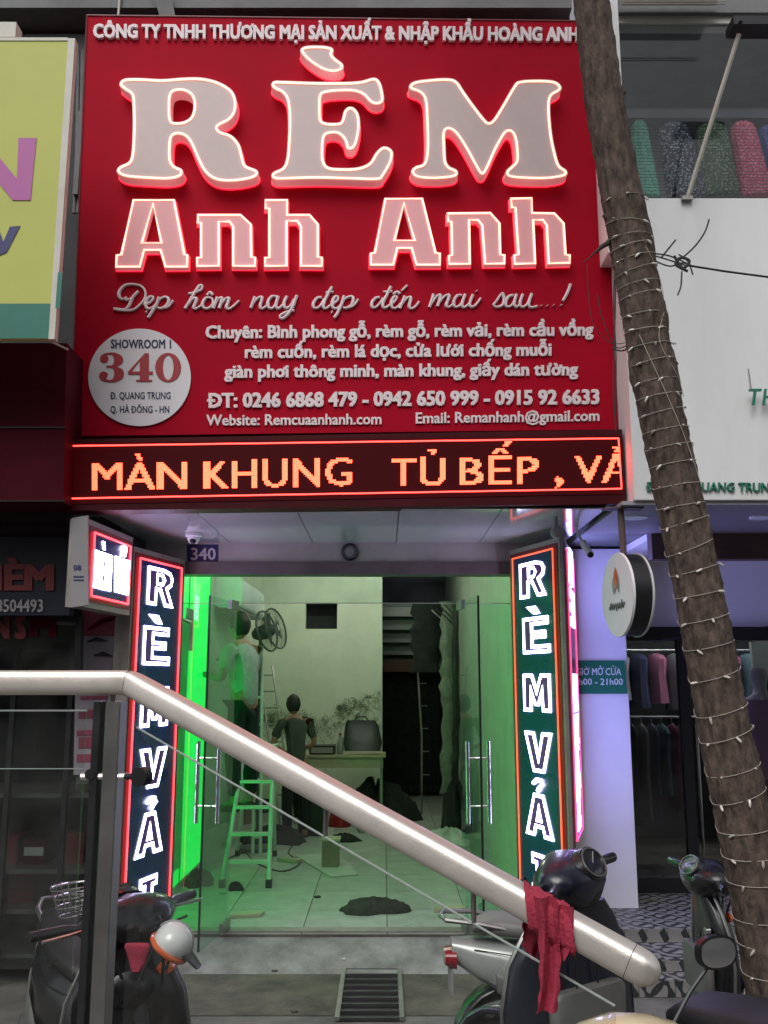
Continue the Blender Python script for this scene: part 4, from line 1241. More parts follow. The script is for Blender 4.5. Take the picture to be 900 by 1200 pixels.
def person(name_label, loc, rz, armL, armR, lean=0.0, shirt='shirt_grey', hs=1.0, legs=None):
    t = thing('person', name_label, 'person', loc, None, rz)
    t.scale = (hs, hs, hs)
    lx = lambda z: lean * max(0, z - .95)
    spec = [('pel', None, (0, 0, .93), .098), ('waist', 'pel', (lx(1.08), 0, 1.08), .096), ('chest', 'waist', (lx(1.28), 0, 1.28), .125), ('nb', 'chest', (lx(1.42), 0, 1.42), .06), ('neck', 'nb', (lx(1.48) + .01, 0, 1.48), .05)]
    for s, nm, arm in ((1, 'L', armL), (-1, 'R', armR)):
        sh_ = (lx(1.38), s * .18, 1.375)
        spec += [('sh' + nm, 'nb', sh_, .052), ('el' + nm, 'sh' + nm, arm[0], .038), ('wr' + nm, 'el' + nm, arm[1], .026)]
        w_ = V(arm[1])
        d = (V(arm[1]) - V(arm[0])).normalized()
        side = d.cross(V((0, 0, 1)))
        if side.length < .2: side = V((0, 1, 0))
        side.normalize()
        spec.append(('pa' + nm, 'wr' + nm, tuple(w_ + d * .055), (.032, .018)))
        dn = side.cross(d)
        for k, (o_, L_) in enumerate(((-.027, .066), (-.009, .075), (.009, .07), (.027, .055))):
            a = w_ + d * .085 + side * o_
            spec.append((f'f{k}{nm}', 'pa' + nm, tuple(a), .009))
            spec.append((f'g{k}{nm}', f'f{k}{nm}', tuple(a + d * L_ * .5 - V((0, 0, .008))), .008))
            spec.append((f'h{k}{nm}', f'g{k}{nm}', tuple(a + d * L_ * .85 - V((0, 0, .028))), .007))
        a = w_ + d * .03 - side * s * .035
        spec.append((f't{nm}', 'pa' + nm, tuple(a), .010))
        spec.append((f'u{nm}', f't{nm}', tuple(a + d * .04 - side * s * .015), .008))
    lg = legs or {'L': ((.02, .11, .50), (-.01, .11, .09), (.13, .12, .03)), 'R': ((.02, -.11, .50), (-.01, -.11, .09), (.13, -.12, .03))}
    for s, nm in ((1, 'L'), (-1, 'R')):
        spec += [('hip' + nm, 'pel', (0, s * .085, .88), .072), ('kn' + nm, 'hip' + nm, lg[nm][0], .058), ('an' + nm, 'kn' + nm, lg[nm][1], .037), ('to' + nm, 'an' + nm, lg[nm][2], .032)]
    v, f = skin_mesh(*chain(None, spec))
    b = MB().add(v, f)
    # head with nose, chin and ears
    hx, hz = lx(1.58) + .025, 1.585
    Mh = Matrix.Rotation(lean * .6, 4, 'Y')
    o0 = len(b.v)
    b.ball((hx, 0, hz), .098, .078, .118, 20, 14, M4=Mh)
    for q in b.v[o0:]:
        r_ = q - V((hx, 0, hz))
        if r_.z < -.02: q.y = q.y * (1 + r_.z * 2.0)
        if r_.x > .07 and abs(q.y) < .02 and -.04 < r_.z < .02: q.x += .022
        if r_.x > .06 and .02 < abs(q.y) < .05 and -.005 < r_.z < .03: q.x -= .008
    for s in (1, -1):
        b.ball((hx - .005, s * .078, hz - .005), .018, .008, .03, 8, 6)
    b.ball((hx + .088, 0, hz - .055), .012, .026, .008, 8, 5)
    b.build('body', 'skin', t, smooth=True, world=False)
    for s in (1, -1):
        MB().ball((hx + .082, s * .031, hz + .012), .010, .013, .008, 8, 6).build('eye', 'black_plastic', t, world=False)
    h_ = MB()
    h_.ball((hx - .012, 0, hz + .018), .106, .088, .120, 22, 14, 0, .80, M4=Mh)
    for q in h_.v:
        r_ = q - V((hx, 0, hz))
        lim = hz + .06 if r_.x > .05 else hz - .02 if r_.x > -.01 else hz - .085
        if q.z < lim: q.z = lim + random.uniform(-.004, .004)
        q += V((random.uniform(-.003, .003), random.uniform(-.003, .003), random.uniform(-.003, .003)))
    h_.build('hair', 'hair', t, smooth=True, world=False)
    # shirt with short sleeves
    def lerp(a, b_, k): return tuple(V(a) * (1 - k) + V(b_) * k)
    ss = [('pel', None, (0, 0, .86), .130), ('w', 'pel', (lx(1.06), 0, 1.06), .124), ('c', 'w', (lx(1.27), 0, 1.27), .142), ('nb', 'c', (lx(1.41), 0, 1.41), .075)]
    for s, nm, arm in ((1, 'L', armL), (-1, 'R', armR)):
        shp = (lx(1.38), s * .18, 1.375)
        ss += [('s' + nm, 'nb', shp, .068), ('e' + nm, 's' + nm, lerp(shp, arm[0], .75), .062)]
    v, f = skin_mesh(*chain(None, ss))
    for q in v: q += V((.006 * sin(q.z * 47 + q.y * 30), .006 * sin(q.z * 39 + 2), 0))
    MB().add(v, f).build('shirt', shirt, t, smooth=True, world=False)
    ts = [('p', None, (0, 0, .96), .118)]
    for s, nm in ((1, 'L'), (-1, 'R')):
        ts += [('h' + nm, 'p', (0, s * .085, .86), .088), ('k' + nm, 'h' + nm, lg[nm][0], .076), ('a' + nm, 'k' + nm, tuple(V(lg[nm][1]) + V((0, 0, .03))), .058)]
    v, f = skin_mesh(*chain(None, ts))
    MB().add(v, f).build('trousers', 'trousers', t, smooth=True, world=False)
    for s, nm in ((1, 'L'), (-1, 'R')):
        a, c = V(lg[nm][1]), V(lg[nm][2])
        b = MB()
        b.loft([(a + V((-.04, 0, -.05)), V((0, .035, 0)), V((0, 0, .03))), (a + V((.02, 0, -.045)), V((0, .04, 0)), V((0, 0, .04))), (c + V((-.02, 0, .005)), V((0, .045, 0)), V((0, 0, .03))), (c + V((.05, 0, -.005)), V((0, .03, 0)), V((0, 0, .018)))], 12)
        b.build('shoe', 'black_plastic', t, smooth=60, world=False)
    return t
pm = P(287, 800, 8.15)
person('man in a light grey t-shirt and dark trousers standing on the white stepladder', (pm.x, 8.15, .64), radians(148), ((.04, .26, 1.12), (.27, .20, 1.16)), ((.10, -.25, 1.14), (.32, -.16, 1.26)), .10, 'shirt_grey', .97)
ps = P(349, 830, 10.0)
person('man with short black hair and a dark shirt, back turned, by the desk', (ps.x, 10.0, .10), radians(112), ((.16, .26, 1.12), (.34, .10, 1.05)), ((.14, -.27, 1.12), (.32, -.12, 1.04)), .28, 'shirt_dark', .86)

# ================================================================ THINGS IN THE SHOP
FZ = .15
def onfloor(px, py): return G(px, py, FZ)
# stepladder
def aladder():
    a0 = onfloor(315, 1040)
    b0 = onfloor(322, 1003)
    t = thing('stepladder', 'white painted folding stepladder with black feet, beneath the standing man', 'ladder', (a0.x - .15, (a0.y + b0.y) / 2, FZ))
    top = .80
    A1, A2 = V((a0.x, a0.y, FZ)), V((a0.x - .36, a0.y, FZ))
    B1, B2 = V((b0.x, b0.y, FZ)), V((b0.x - .34, b0.y, FZ))
    apx = (a0.y + 0.62)
    T1, T2 = V((a0.x - .06, apx, 1.15)), V((a0.x - .30, apx, 1.15))
    for p_, q_ in ((A1, T1), (A2, T2)):
        MB().tube([p_ + V((0, 0, .04)), q_], .018, 8).build('rail', 'ladder_paint', t)
        MB().box(p_ + V((-.024, -.028, 0)), p_ + V((.024, .028, .06))).build('foot', 'black_plastic', t)
    for p_, q_ in ((B1, T1), (B2, T2)):
        MB().tube([p_ + V((0, 0, .04)), q_ + V((0, .05, 0))], .014, 8).build('rear_leg', 'ladder_paint', t)
        MB().box(p_ + V((-.02, -.02, 0)), p_ + V((.02, .02, .05))).build('foot', 'black_plastic', t)
    for k in range(5):
        f_ = .16 + k * .19
        l, r = A2.lerp(T2, f_), A1.lerp(T1, f_)
        MB().hexa([l + V((0, -.03, 0)), r + V((0, -.03, 0)), r + V((0, .04, 0)), l + V((0, .04, 0))], (0, 0, .022)).build('step', 'ladder_paint', t)
    MB().box(T2 + V((-.03, -.06, 0)), T1 + V((.03, .10, .03))).build('top_plate', 'ladder_paint', t)
aladder()
def straight_ladder(p0, p1, w, n, label, m='ladder_paint', r=.012, group=None):
    t = thing('ladder', label, 'ladder', p0, group)
    a, b_ = V(p0), V(p1)
    for s in (-1, 1):
        MB().tube([a + V((s * w / 2, 0, 0)), b_ + V((s * w / 2, 0, 0))], r, 6).build('rail', m, t)
    for i in range(n):
        c = a.lerp(b_, (i + .6) / (n + .2))
        MB().tube([c - V((w / 2, 0, 0)), c + V((w / 2, 0, 0))], r * .8, 6).build('rung', m, t)
q0 = P(338, 880, 10.9); q0.z = FZ
q1 = P(311, 780, 11.5)
straight_ladder(q0, q1, .16, 9, 'slim aluminium ladder leaning on the back wall behind the standing man', 'dull_steel')
q0 = P(303, 900, 9.0); q0.z = FZ
q1 = P(303, 768, 9.3)
straight_ladder(q0, q1, .07, 7, 'narrow pale green ladder upright behind the standing man', 'ladder_paint', .016)
q0 = P(494, 943, 11.7); q0.z = FZ
q1 = P(489, 775, 11.9)
t = thing('ladder_pole', 'thin pale pole with short pegs standing in the dark passage', 'pole', q0)
MB().tube([q0, q0.lerp(q1, .5) + V((.03, 0, 0)), q1], .014, 6).build('pole', 'dull_steel', t)
for i in range(6):
    c = q0.lerp(q1, .1 + i * .15) + V((.02, 0, 0))
    MB().tube([c, c + V((.09, 0, 0))], .007, 5).build('peg', 'dull_steel', t)
# fan
fc = P(318, 738, 9.2)
t = thing('standing_fan', 'dark round fan with wire guard behind the standing man', 'fan', (fc.x - .05, 9.2, FZ))
fa = V((.93, -.36, .25)).normalized()
fu = V((0, 0, 1)) - fa * fa.z
fu.normalize()
fw_ = fa.cross(fu)
R_ = .20
for d_ in (-.05, .05):
    MB().tube([fc + fa * d_ + (fu * cos(i * pi / 16) + fw_ * sin(i * pi / 16)) * R_ for i in range(32)], .010, 6, closed=True).build('guard_ring', 'fan_grey', t)
b = MB()
for i in range(36):
    a = i * pi / 18
    e = fu * cos(a) + fw_ * sin(a)
    b.tube([fc + fa * .075 + e * .03, fc + fa * .08 + e * R_ * .6, fc + fa * .05 + e * R_], .002, 4)
    b.tube([fc - fa * .075 + e * .03, fc - fa * .08 + e * R_ * .6, fc - fa * .05 + e * R_], .002, 4)
o = b.build('guard_wires', 'fan_grey', t)
o['kind'] = 'stuff'
for k in range(3):
    a = k * 2 * pi / 3
    e, g2 = fu * cos(a) + fw_ * sin(a), fu * cos(a + .9) + fw_ * sin(a + .9)
    MB().hexa([fc + e * .03, fc + e * R_ * .85 + fa * .02, fc + g2 * R_ * .85 - fa * .02, fc + g2 * .03], fa * .004).build('blade', 'fan_grey', t)
b = MB()
b.loft([(fc - fa * .20, fu * .04, fw_ * .04), (fc - fa * .15, fu * .07, fw_ * .07), (fc - fa * .03, fu * .075, fw_ * .075), (fc + fa * .06, fu * .03, fw_ * .03)], 16)
b.build('motor', 'fan_grey', t, smooth=50)
MB().tube([fc - fa * .12, fc - fa * .12 + V((0, 0, -.2)), V((fc.x - .1, 9.27, FZ + .03))], .016, 8).build('pole', 'fan_grey', t)
MB().loft([((fc.x - .1, 9.27, FZ), (.18, 0, 0), (0, .18, 0)), ((fc.x - .1, 9.27, FZ + .03), (.17, 0, 0), (0, .17, 0)), ((fc.x - .1, 9.27, FZ + .05), (.03, 0, 0), (0, .03, 0))], 20).build('base', 'fan_grey', t)
# air conditioner on the left wall
t = thing('air_conditioner', 'white wall air conditioner high on the left shop wall', 'air conditioner', (-1.43, 9.2, 2.38))
b = MB().loft([((-1.43, 8.6, 2.52), (.13, 0, .0), (0, 0, .145)), ((-1.43, 10.2, 2.52), (.13, 0, 0), (0, 0, .145))], 16, 5)
b.build('casing', 'white_render', t, smooth=50)
MB().box((-1.52, 8.7, 2.36), (-1.33, 10.1, 2.372)).build('vent_flap', 'dim_grey', t)
# desk and what stands on it
DY = 10.8
dz = ZW(885, DY)
dx0, dx1 = XW(352, DY, dz), XW(452, DY, dz)
t = thing('desk', 'pale wooden desk with thin legs in front of the back wall', 'desk', ((dx0 + dx1) / 2, DY + .25, FZ))
MB().box((dx0, DY, dz - .028), (dx1, DY + .55, dz), None).build('desk_top', 'wood_pale', t, bevel=.003)
for x_ in (dx0 + .05, dx1 - .05):
    for y_ in (DY + .04, DY + .5): MB().box((x_ - .015, y_ - .015, FZ), (x_ + .015, y_ + .015, dz - .029)).build('leg', 'dull_steel', t)
MB().box((dx0 + .03, DY + .03, dz - .14), (dx1 - .03, DY + .045, dz - .03)).build('apron', 'wood_pale', t)
# office chair / monitor silhouettes on the desk
b = MB().loft([(P(425, 880, DY + .1), (.20, 0, 0), (0, .05, 0)), (P(425, 870, DY + .12), (.22, 0, 0), (0, .04, 0)), (P(424, 850, DY + .16), (.19, 0, 0), (0, .03, 0)), (P(423, 844, DY + .18), (.16, 0, 0), (0, .02, 0))], 14, 4)
t = thing('laptop_bag', 'large black bag standing on the right end of the desk', 'bag', (P(424, 880, DY).x, DY + .15, dz))
for q in b.v: q.z = max(q.z, dz + .001)
b.build('bag_body', 'black_plastic', t, smooth=50)
MB().tube([P(415, 845, DY + .17), P(418, 840, DY + .17), P(428, 840, DY + .17), P(432, 845, DY + .17)], .008, 6).build('strap', 'black_plastic', t)
t = thing('cash_drawer', 'low black box on the left of the desk beside the bag', 'box', (P(388, 880, DY).x, DY + .2, dz))
MB().box((P(362, 880, DY).x, DY + .05, dz + .001), (P(392, 880, DY).x, DY + .35, dz + .10)).build('case', 'black_plastic', t, bevel=.006)
MB().box((P(362, 880, DY).x + .02, DY + .044, dz + .02), (P(392, 880, DY).x - .02, DY + .05, dz + .08)).build('drawer_front', 'dim_grey', t)
t = thing('bottle', 'pale plastic bottle between the black box and the bag on the desk', 'bottle', (P(398, 880, DY).x, DY + .1, dz))
MB().loft([((P(398, 880, DY).x, DY + .1, dz + z_), (r, 0, 0), (0, r, 0)) for z_, r in ((.001, .03), (.02, .036), (.14, .036), (.18, .014), (.21, .014))], 14).build('body', 'dim_grey', t, smooth=50)
MB().loft([((P(398, 880, DY).x, DY + .1, dz + z_), (.017, 0, 0), (0, .017, 0)) for z_ in (.211, .235)], 12).build('cap', 'red_plastic', t)
def pile(c, rx, ry, h, m, name, label, cat, seed, lump=.35, nu=30, nv=14, parent=None):
    random.seed(seed)
    b = MB()
    ph = [random.uniform(0, 6) for _ in range(8)]
    vs, fs = [], []
    for j in range(nv + 1):
        t_ = j / nv
        for k in range(nu):
            a = 2 * pi * k / nu
            r_ = sin(t_ * pi / 2)
            w = 1 + lump * (.5 * sin(3 * a + ph[0]) + .3 * sin(5 * a + ph[1] + 4 * t_) + .2 * sin(9 * a + ph[2]))
            hh = cos(t_ * pi / 2) ** 1.1 * (1 + lump * .7 * sin(4 * a + ph[3] + 5 * t_)) + random.uniform(-.09, .09) * (j not in (0, nv))
            if j == 0: w = 1; hh = 1
            vs.append(V(c) + V((rx * r_ * w * cos(a), ry * r_ * w * sin(a), max(0, h * hh) if j < nv else 0)))
    for j in range(nv):
        for k in range(nu): fs.append((j * nu + k, (j + 1) * nu + k, (j + 1) * nu + (k + 1) % nu, j * nu + (k + 1) % nu))
    b.add(vs, fs)
    o = b.build(name, m, parent, smooth=50)
    if parent is None: tag(o, label, cat)
    return o
pile((XW(440, 11.2, .2), 11.2, FZ), .42, .3, .38, 'dark_cloth', 'cloth_pile', 'heap of dark cloth on the floor right of the desk', 'cloth', 3)
pile((XW(533, 10.4, .2), 10.4, FZ), .16, .3, .42, 'dark_cloth', 'cloth_heap', 'tall black bundle leaning by the right door leaf', 'bundle', 4)
pile((XW(527, 9.6, .2), 9.7, FZ), .24, .25, .10, 'paper', 'plastic_sheet', 'crumpled pale plastic sheet on the floor by the black bundle', 'sheet', 5, .6)
pile((XW(400, 11.1, .3), 10.75, FZ), .12, .12, .26, 'red_plastic', 'red_bundle', 'round dark red bundle on the floor under the desk', 'bundle', 6, .1)
pc = onfloor(437, 1071)
pile((pc.x, pc.y + .1, FZ), .24, .15, .075, 'dirt', 'rubble_heap', 'low dark heap of swept rubble on the tiles near the threshold', 'rubble', 7, .25)
pc = onfloor(232, 1037)
pile((pc.x, pc.y, FZ), .10, .12, .10, 'dirt', 'rag_heap', 'small grey rag heap in the green light by the left wall', 'rag', 8, .4)
pc = onfloor(276, 1043)
pile((pc.x, pc.y, FZ), .06, .05, .05, 'dark_cloth', 'dark_rag', 'small black rag on the tiles left of the stepladder foot', 'rag', 9, .4)
pc = onfloor(322, 985)
pile((pc.x, pc.y, FZ), .32, .3, .12, 'dark_cloth', 'tool_roll', 'black tool roll lying between the ladder and the bin', 'tool roll', 10, .4)
pc = onfloor(403, 985)
pile((pc.x, 9.8, FZ), .16, .14, .06, 'dark_cloth', 'dark_cloth', 'flat dark cloth behind the cardboard box', 'cloth', 12, .3)
# bin, boxes, boards
def lidded(px0, px1, pyb, h, depth, m, name, label, cat, extra=None):
    a, b_ = onfloor(px0, pyb), onfloor(px1, pyb)
    t = thing(name, label, cat, ((a.x + b_.x) / 2, a.y + depth / 2, FZ))
    MB().box((a.x, a.y, FZ), (b_.x, a.y + depth, FZ + h)).build('body', m, t, bevel=.006)
    MB().box((a.x - .01, a.y - .01, FZ + h), (b_.x + .01, a.y + depth + .01, FZ + h + .02)).build('lid', extra or m, t, bevel=.004)
    return t
lidded(349, 378, 980, .36, .28, 'black_plastic', 'storage_bin', 'black storage bin on the floor behind the rail', 'bin', 'dark_cloth')
lidded(330, 352, 958, .30, .3, 'dark_cloth', 'toolbox', 'dark toolbox at the feet of the man by the desk', 'toolbox')
t = lidded(377, 397, 1018, .22, .16, 'cardboard', 'cardboard_box', 'small open cardboard box standing on the white board', 'box', 'wood_pale')
q = [onfloor(346, 1004), onfloor(388, 1029), onfloor(420, 1026), onfloor(396, 1000)]
o = MB().hexa([a + V((0, 0, .002)) for a in q], (0, 0, .010)).build('foam_board', 'paper', bevel=.001)
tag(o, 'pale board lying flat on the shop floor under the cardboard box', 'board')
for a, b_, dpt, lab in (((508, 1070), (546, 1068), .10, 'pale wooden plank lying near the right door leaf'), ((268, 1077), (305, 1075), .09, 'pale plank lying near the left door leaf')):
    A_p, B_p = onfloor(*a), onfloor(*b_)
    o = MB().hexa([A_p + V((0, 0, .001)), B_p + V((0, 0, .001)), B_p + V((.02, dpt, .001)), A_p + V((.02, dpt, .001))], (0, 0, .022)).build('plank', 'wood_pale', bevel=.002)
    tag(o, lab, 'plank')
# scattered work clutter on the floor
random.seed(31)
t = thing('extension_cable', 'thin black extension cable trailing over the tiles from the bin to the ladder', 'cable', onfloor(360, 1000))
cp = [onfloor(a, b_) + V((0, 0, .006)) for a, b_ in smooth_path([(350, 985), (338, 1000), (352, 1012), (330, 1022), (300, 1012), (286, 1000), (262, 1010)], 6)]
MB().tube(cp, .006, 5).build('cord', 'black_plastic', t)
for i, (a, b_, w_, d_, h_, m_, nm, lab) in enumerate([
    (340, 1010, .22, .10, .03, 'wood_pale', 'offcut', 'short wooden offcut on the tiles beside the pale board'),
    (452, 968, .30, .12, .05, 'cardboard', 'flattened_carton', 'flattened brown carton on the floor in front of the cloth heap'),
    (470, 985, .16, .16, .02, 'paper', 'paper_sheet', 'crumpled paper sheet in the middle of the right half of the floor'),
    (425, 975, .10, .10, .14, 'dim_grey', 'paint_pot', 'small grey paint pot on the floor near the flat dark cloth'),
    (306, 952, .18, .12, .16, 'navy_board', 'tool_case', 'dark blue tool case on the floor behind the stepladder'),
    (286, 965, .14, .14, .22, 'cardboard', 'carton', 'brown carton on the floor seen through the stepladder steps'),
    (500, 1000, .06, .06, .05, 'cardboard', 'scrap', 'small brown scrap alone on the right of the floor'),
    (372, 1052, .05, .04, .012, 'dark_cloth', 'scrap', 'tiny dark scrap on the tiles left of the rubble heap')]):
    c = onfloor(a, b_)
    Mr = Matrix.Translation(c) @ Matrix.Rotation(random.uniform(-.6, .6), 4, 'Z')
    tag(MB().box((-w_ / 2, -d_ / 2, .001), (w_ / 2, d_ / 2, h_), Mr).build(nm, m_, bevel=.004), lab, nm.replace('_', ' ') if nm != 'scrap' else 'scrap')
# green lit curtain on the left wall, with slats of light texture
t = thing('green_curtain', 'tall ribbed hanging curtain on the left shop wall in green light', 'curtain', (-1.54, 6.95, .3))
b = MB()
for j in range(26):
    y0_ = 6.62 + j * .03
    b.tube([(-1.53, y0_, .35), (-1.535, y0_ + .003, 1.3), (-1.53, y0_, 2.15)], .012, 6)
b.build('fringe', 'green_panel', t)
MB().tube([(-1.53, 6.58, 2.17), (-1.53, 7.44, 2.17)], .014).build('rod', 'alu_frame', t)
o = MB().box((-1.557, 7.35, 1.95), (-1.545, 7.65, 2.28)).build('wall_poster', 'lens')
tag(o, 'small pale blue notice pasted on the green left wall', 'notice')
# passage: stair underside, brown band, curtain, hanging sheet
t = thing('staircase', 'grey underside of stair treads above the dark passage', 'staircase', (.4, 13, 2.2))
for i in range(5):
    yy = 12.4 + i * .25
    z_ = 2.72 - i * .16
    MB().box((xr - .0, yy, z_ - .03), (.97, yy + .28, z_)).build('tread', 'beam_grey', t)
    MB().box((xr - .0, yy + .02, z_ - .16), (.97, yy + .04, z_ - .03)).build('riser', 'dim_grey', t)
o = MB().box((xr + .01, 13.2, 1.85), (.75, 13.24, 2.0)).build('brown_board', 'brown_band')
tag(o, 'reddish brown board across the top of the dark passage', 'board')
b = MB()
for i in range(16):
    x_ = xr + .03 + i * .05
    b.tube([(x_, 13.5 + .02 * (i % 2), .2), (x_, 13.5, 1.9)], .028, 6)
tag(b.build('dark_curtain', 'dark_cloth', smooth=60), 'black curtain hanging in the passage beside the back wall', 'curtain')
def drape(path, w, m, name, label, cat, seed, thick=.03):
    random.seed(seed)
    secs = []
    for i, p_ in enumerate(path):
        ww = w * random.uniform(.7, 1.15)
        a = random.uniform(-.4, .4)
        secs.append((V(p_) + V((random.uniform(-.02, .02), 0, 0)), V((ww / 2 * cos(a), ww / 2 * sin(a), 0)), V((-thick * sin(a), thick * cos(a), 0))))
    b = MB().loft(secs, 18)
    for i, q in enumerate(b.v): q.x += .012 * sin(i * 2.4)
    o = b.build(name, m, smooth=50)
    return tag(o, label, cat) if label else o
drape([P(524, y_, 11.5) for y_ in range(705, 935, 9)], .15, 'crumpled_plastic', 'hanging_sheet', 'crumpled pale plastic sheet hanging beside the right door leaf', 'sheet', 2, .05)
drape([P(500, y_, 11.9) for y_ in range(708, 790, 10)], .42, 'dark_cloth', 'hanging_clothes', 'black clothes hanging at the top of the passage', 'clothes', 5, .12)
drape([P(534, y_, 11.0) for y_ in range(708, 960, 22)], .06, 'black_plastic', 'dark_roll', 'tall black roll standing against the right wall', 'roll', 6, .03)
t = thing('hanging_rods', 'bundle of dark rods slanting across the passage corner', 'rods', P(520, 730, 11.2))
for i in range(4):
    MB().tube([P(506 + i * 5, 715 - i * 2, 11.2), P(536, 742 - i * 6, 11.0)], .01, 6).build('rod', 'dull_steel' if i == 0 else 'black_plastic', t)

# ================================================================ FIXTURES UNDER THE SOFFIT
t = thing('house_number_plate', 'small blue house number plate reading 340 on the lintel', 'number plate', P(238, 659, 6.33))
slab([(219, 638), (256, 638), (256, 660), (219, 660)], 6.328, .008).build('plate', 'blue_print', t)
b = MB(); text_on(b, '340', 224, 253, 656, 656, 14, 6.327, 0, .003, 0, .02); b.build('print', 'disc_white', t)
t = thing('round_plaque', 'dark ring shaped plaque in the middle of the lintel', 'plaque', P(410, 657, 6.33))
cc = P(410, 647, 6.325)
MB().tube([cc + V((.052 * cos(i * pi / 12), -.005, .052 * sin(i * pi / 12))) for i in range(24)], .009, 6, closed=True).build('ring', 'navy_board', t)
MB().loft([(cc + V((0, .004, 0)), V((.035, 0, 0)), V((0, 0, .035))), (cc + V((0, -.004, 0)), V((.032, 0, 0)), V((0, 0, .032)))], 20).build('centre', 'dim_grey', t)
def dome_cam(px, py, Y, label, r=.045):
    c = P(px, py, Y)
    t = thing('security_camera', label, 'security camera', (c.x, c.y, c.z - r))
    MB().loft([((c.x, c.y, SOF - .001), (.055, 0, 0), (0, .055, 0)), ((c.x, c.y, SOF - .02), (.055, 0, 0), (0, .055, 0)), ((c.x, c.y, SOF - .03), (.035, 0, 0), (0, .035, 0))], 20).build('mount', 'white_render', t, smooth=40)
    MB().loft([((c.x, c.y, SOF - .028), (.035, 0, 0), (0, .035, 0)), ((c.x, c.y, c.z + .02), (.042, 0, 0), (0, .042, 0)), ((c.x, c.y, c.z), (.040, 0, 0), (0, .040, 0)), ((c.x, c.y, c.z - .025), (.025, 0, 0), (0, .025, 0))], 20).build('body', 'white_render', t, smooth=60)
    MB().ball((c.x, c.y - .02, c.z - .012), .022, nu=12, nv=8).build('lens', 'black_plastic', t, smooth=True)
dome_cam(227, 632, 5.9, 'white hanging security camera at the left end of the soffit')
cb = P(652, 624, 5.3)
t = thing('junction_box', 'grey round lamp on top of the right LED column', 'junction box', cb)
MB().ball(cb, .036, nu=18, nv=12).build('body', 'dim_grey', t, smooth=True)
MB().tube([cb, V((cb.x, cb.y, SOF))], .012).build('stem', 'dim_grey', t)
c0_, c1_ = P(683, 636, 5.6), P(692, 650, 5.45)
t = thing('bullet_camera', 'white bullet security camera on a bracket above the white pillar', 'security camera', c0_)
MB().tube([c0_, c1_], .021, 14).build('body', 'white_render', t, smooth=40)
MB().tube([c1_, c1_ + (c1_ - c0_).normalized() * .006], .017, 14).build('lens', 'black_plastic', t)
MB().tube([c0_, c0_ + V((-.02, .02, .05)), V((c0_.x - .03, c0_.y + .02, SOF))], .008, 8).build('bracket', 'white_render', t)
# round blade sign
rc = P(723, 697, 5.0)
nn = V((-.985, -.13, 0)).normalized()
uu = V((nn.y, -nn.x, 0))
Rr = .222
t = thing('round_blade_sign', 'round white illuminated sign with an orange leaf emblem hanging beside the white pillar', 'sign', rc)
def rdisc(d, r): return (rc - nn * d, uu * r, V((0, 0, r)))
MB().loft([rdisc(0, Rr), rdisc(.012, Rr + .004)], 48).build('face', 'disc_white', t, smooth=40)
MB().loft([rdisc(.012, Rr - .004), rdisc(.105, Rr - .004)], 48).build('rim', 'black_frame', t, smooth=40)
MB().loft([rdisc(.105, Rr + .004), rdisc(.117, Rr)], 48).build('back_face', 'disc_white', t, smooth=40)
def onface(a, b_): return rc + nn * .003 + uu * a + V((0, 0, b_))
for i, (da, m_) in enumerate(((-.045, 'dim_grey'), (.045, 'dim_grey'), (0, 'helmet_orange'))):
    pts = []
    for k in range(13):
        a = k / 12
        pts.append((.03 * sin(a * pi) + da * a * .9 * 0 + da * (1 - a), .03 + .12 * a))
    for k in range(12, -1, -1):
        a = k / 12
        pts.append((-.03 * sin(a * pi) + da * (1 - a) * .6, .03 + .12 * a))
    b = MB()
    b.add([onface(x, z - (.02 if da else 0)) + nn * (.0005 * i) for x, z in pts], [tuple(range(len(pts)))])
    b.build('emblem_leaf', m_, t)
b = MB()
b.tube([onface(-.11 + .22 * i / 40, -.06 + .016 * sin(i * 1.1) * (1 if i % 7 else 1.8)) for i in range(41)], .0035, 5)
b.build('script', 'fan_grey', t)
MB().tube([V((rc.x + .05, rc.y + .02, rc.z + Rr - .01)), V((rc.x + .045, rc.y + .02, SOF))], .018, 10).build('hanger', 'brown_beam', t)
MB().box((rc.x - .05, rc.y - .03, SOF - .008), (rc.x + .16, rc.y + .06, SOF - .001)).build('ceiling_plate', 'brown_beam', t)
for px_, py_ in ((745, 607), (893, 612)):
    c = P(px_, py_, 5.3)
    o = MB().loft([((c.x, c.y, SOF - .001), (.07, 0, 0), (0, .07, 0)), ((c.x, c.y, SOF - .008), (.065, 0, 0), (0, .065, 0))], 20).build('downlight', 'white_render')
    tag(o, f'flat round downlight in the grey canopy, {"left of" if px_ < 800 else "right of"} the tree trunk', 'downlight', 'downlights in the grey canopy')
# ================================================================ LEFT NEIGHBOUR
YS = 4.3
t = thing('yellow_sign', 'yellow green shop sign with a magenta N at the left edge of the photo', 'shop sign', P(30, 398, YS))
slab([(-260, 47), (80, 47), (57, 397), (-290, 397)], YS, .03).build('board', 'sign_yellow', t)
MB().hexa([q + V((0, -.003, 0)) for q in qpx([(-262, 356), (59.5, 356), (57, 397), (-265, 397)], YS)], (0, .002, 0)).build('green_band', 'sign_green', t)
MB().hexa([q + V((0, -.008, 0)) for q in qpx([(80.5, 46), (88.5, 46), (64.5, 398), (57.3, 398)], YS)], (0, .045, 0)).build('edge_trim', 'cream_edge', t)
MB().hexa([q + V((0, -.009, 0)) for q in qpx([(68.6, 320), (74, 320), (71, 362), (65.5, 362)], YS)], (0, .001, 0)).build('green_mark', 'sign_green', t)
MB().hexa([q + V((0, -.004, 0)) for q in qpx([(-262, 44), (80, 44.5), (80, 48), (-262, 48)], YS)], (0, .12, 0)).build('top_trim', 'cream_edge', t)
b = MB()
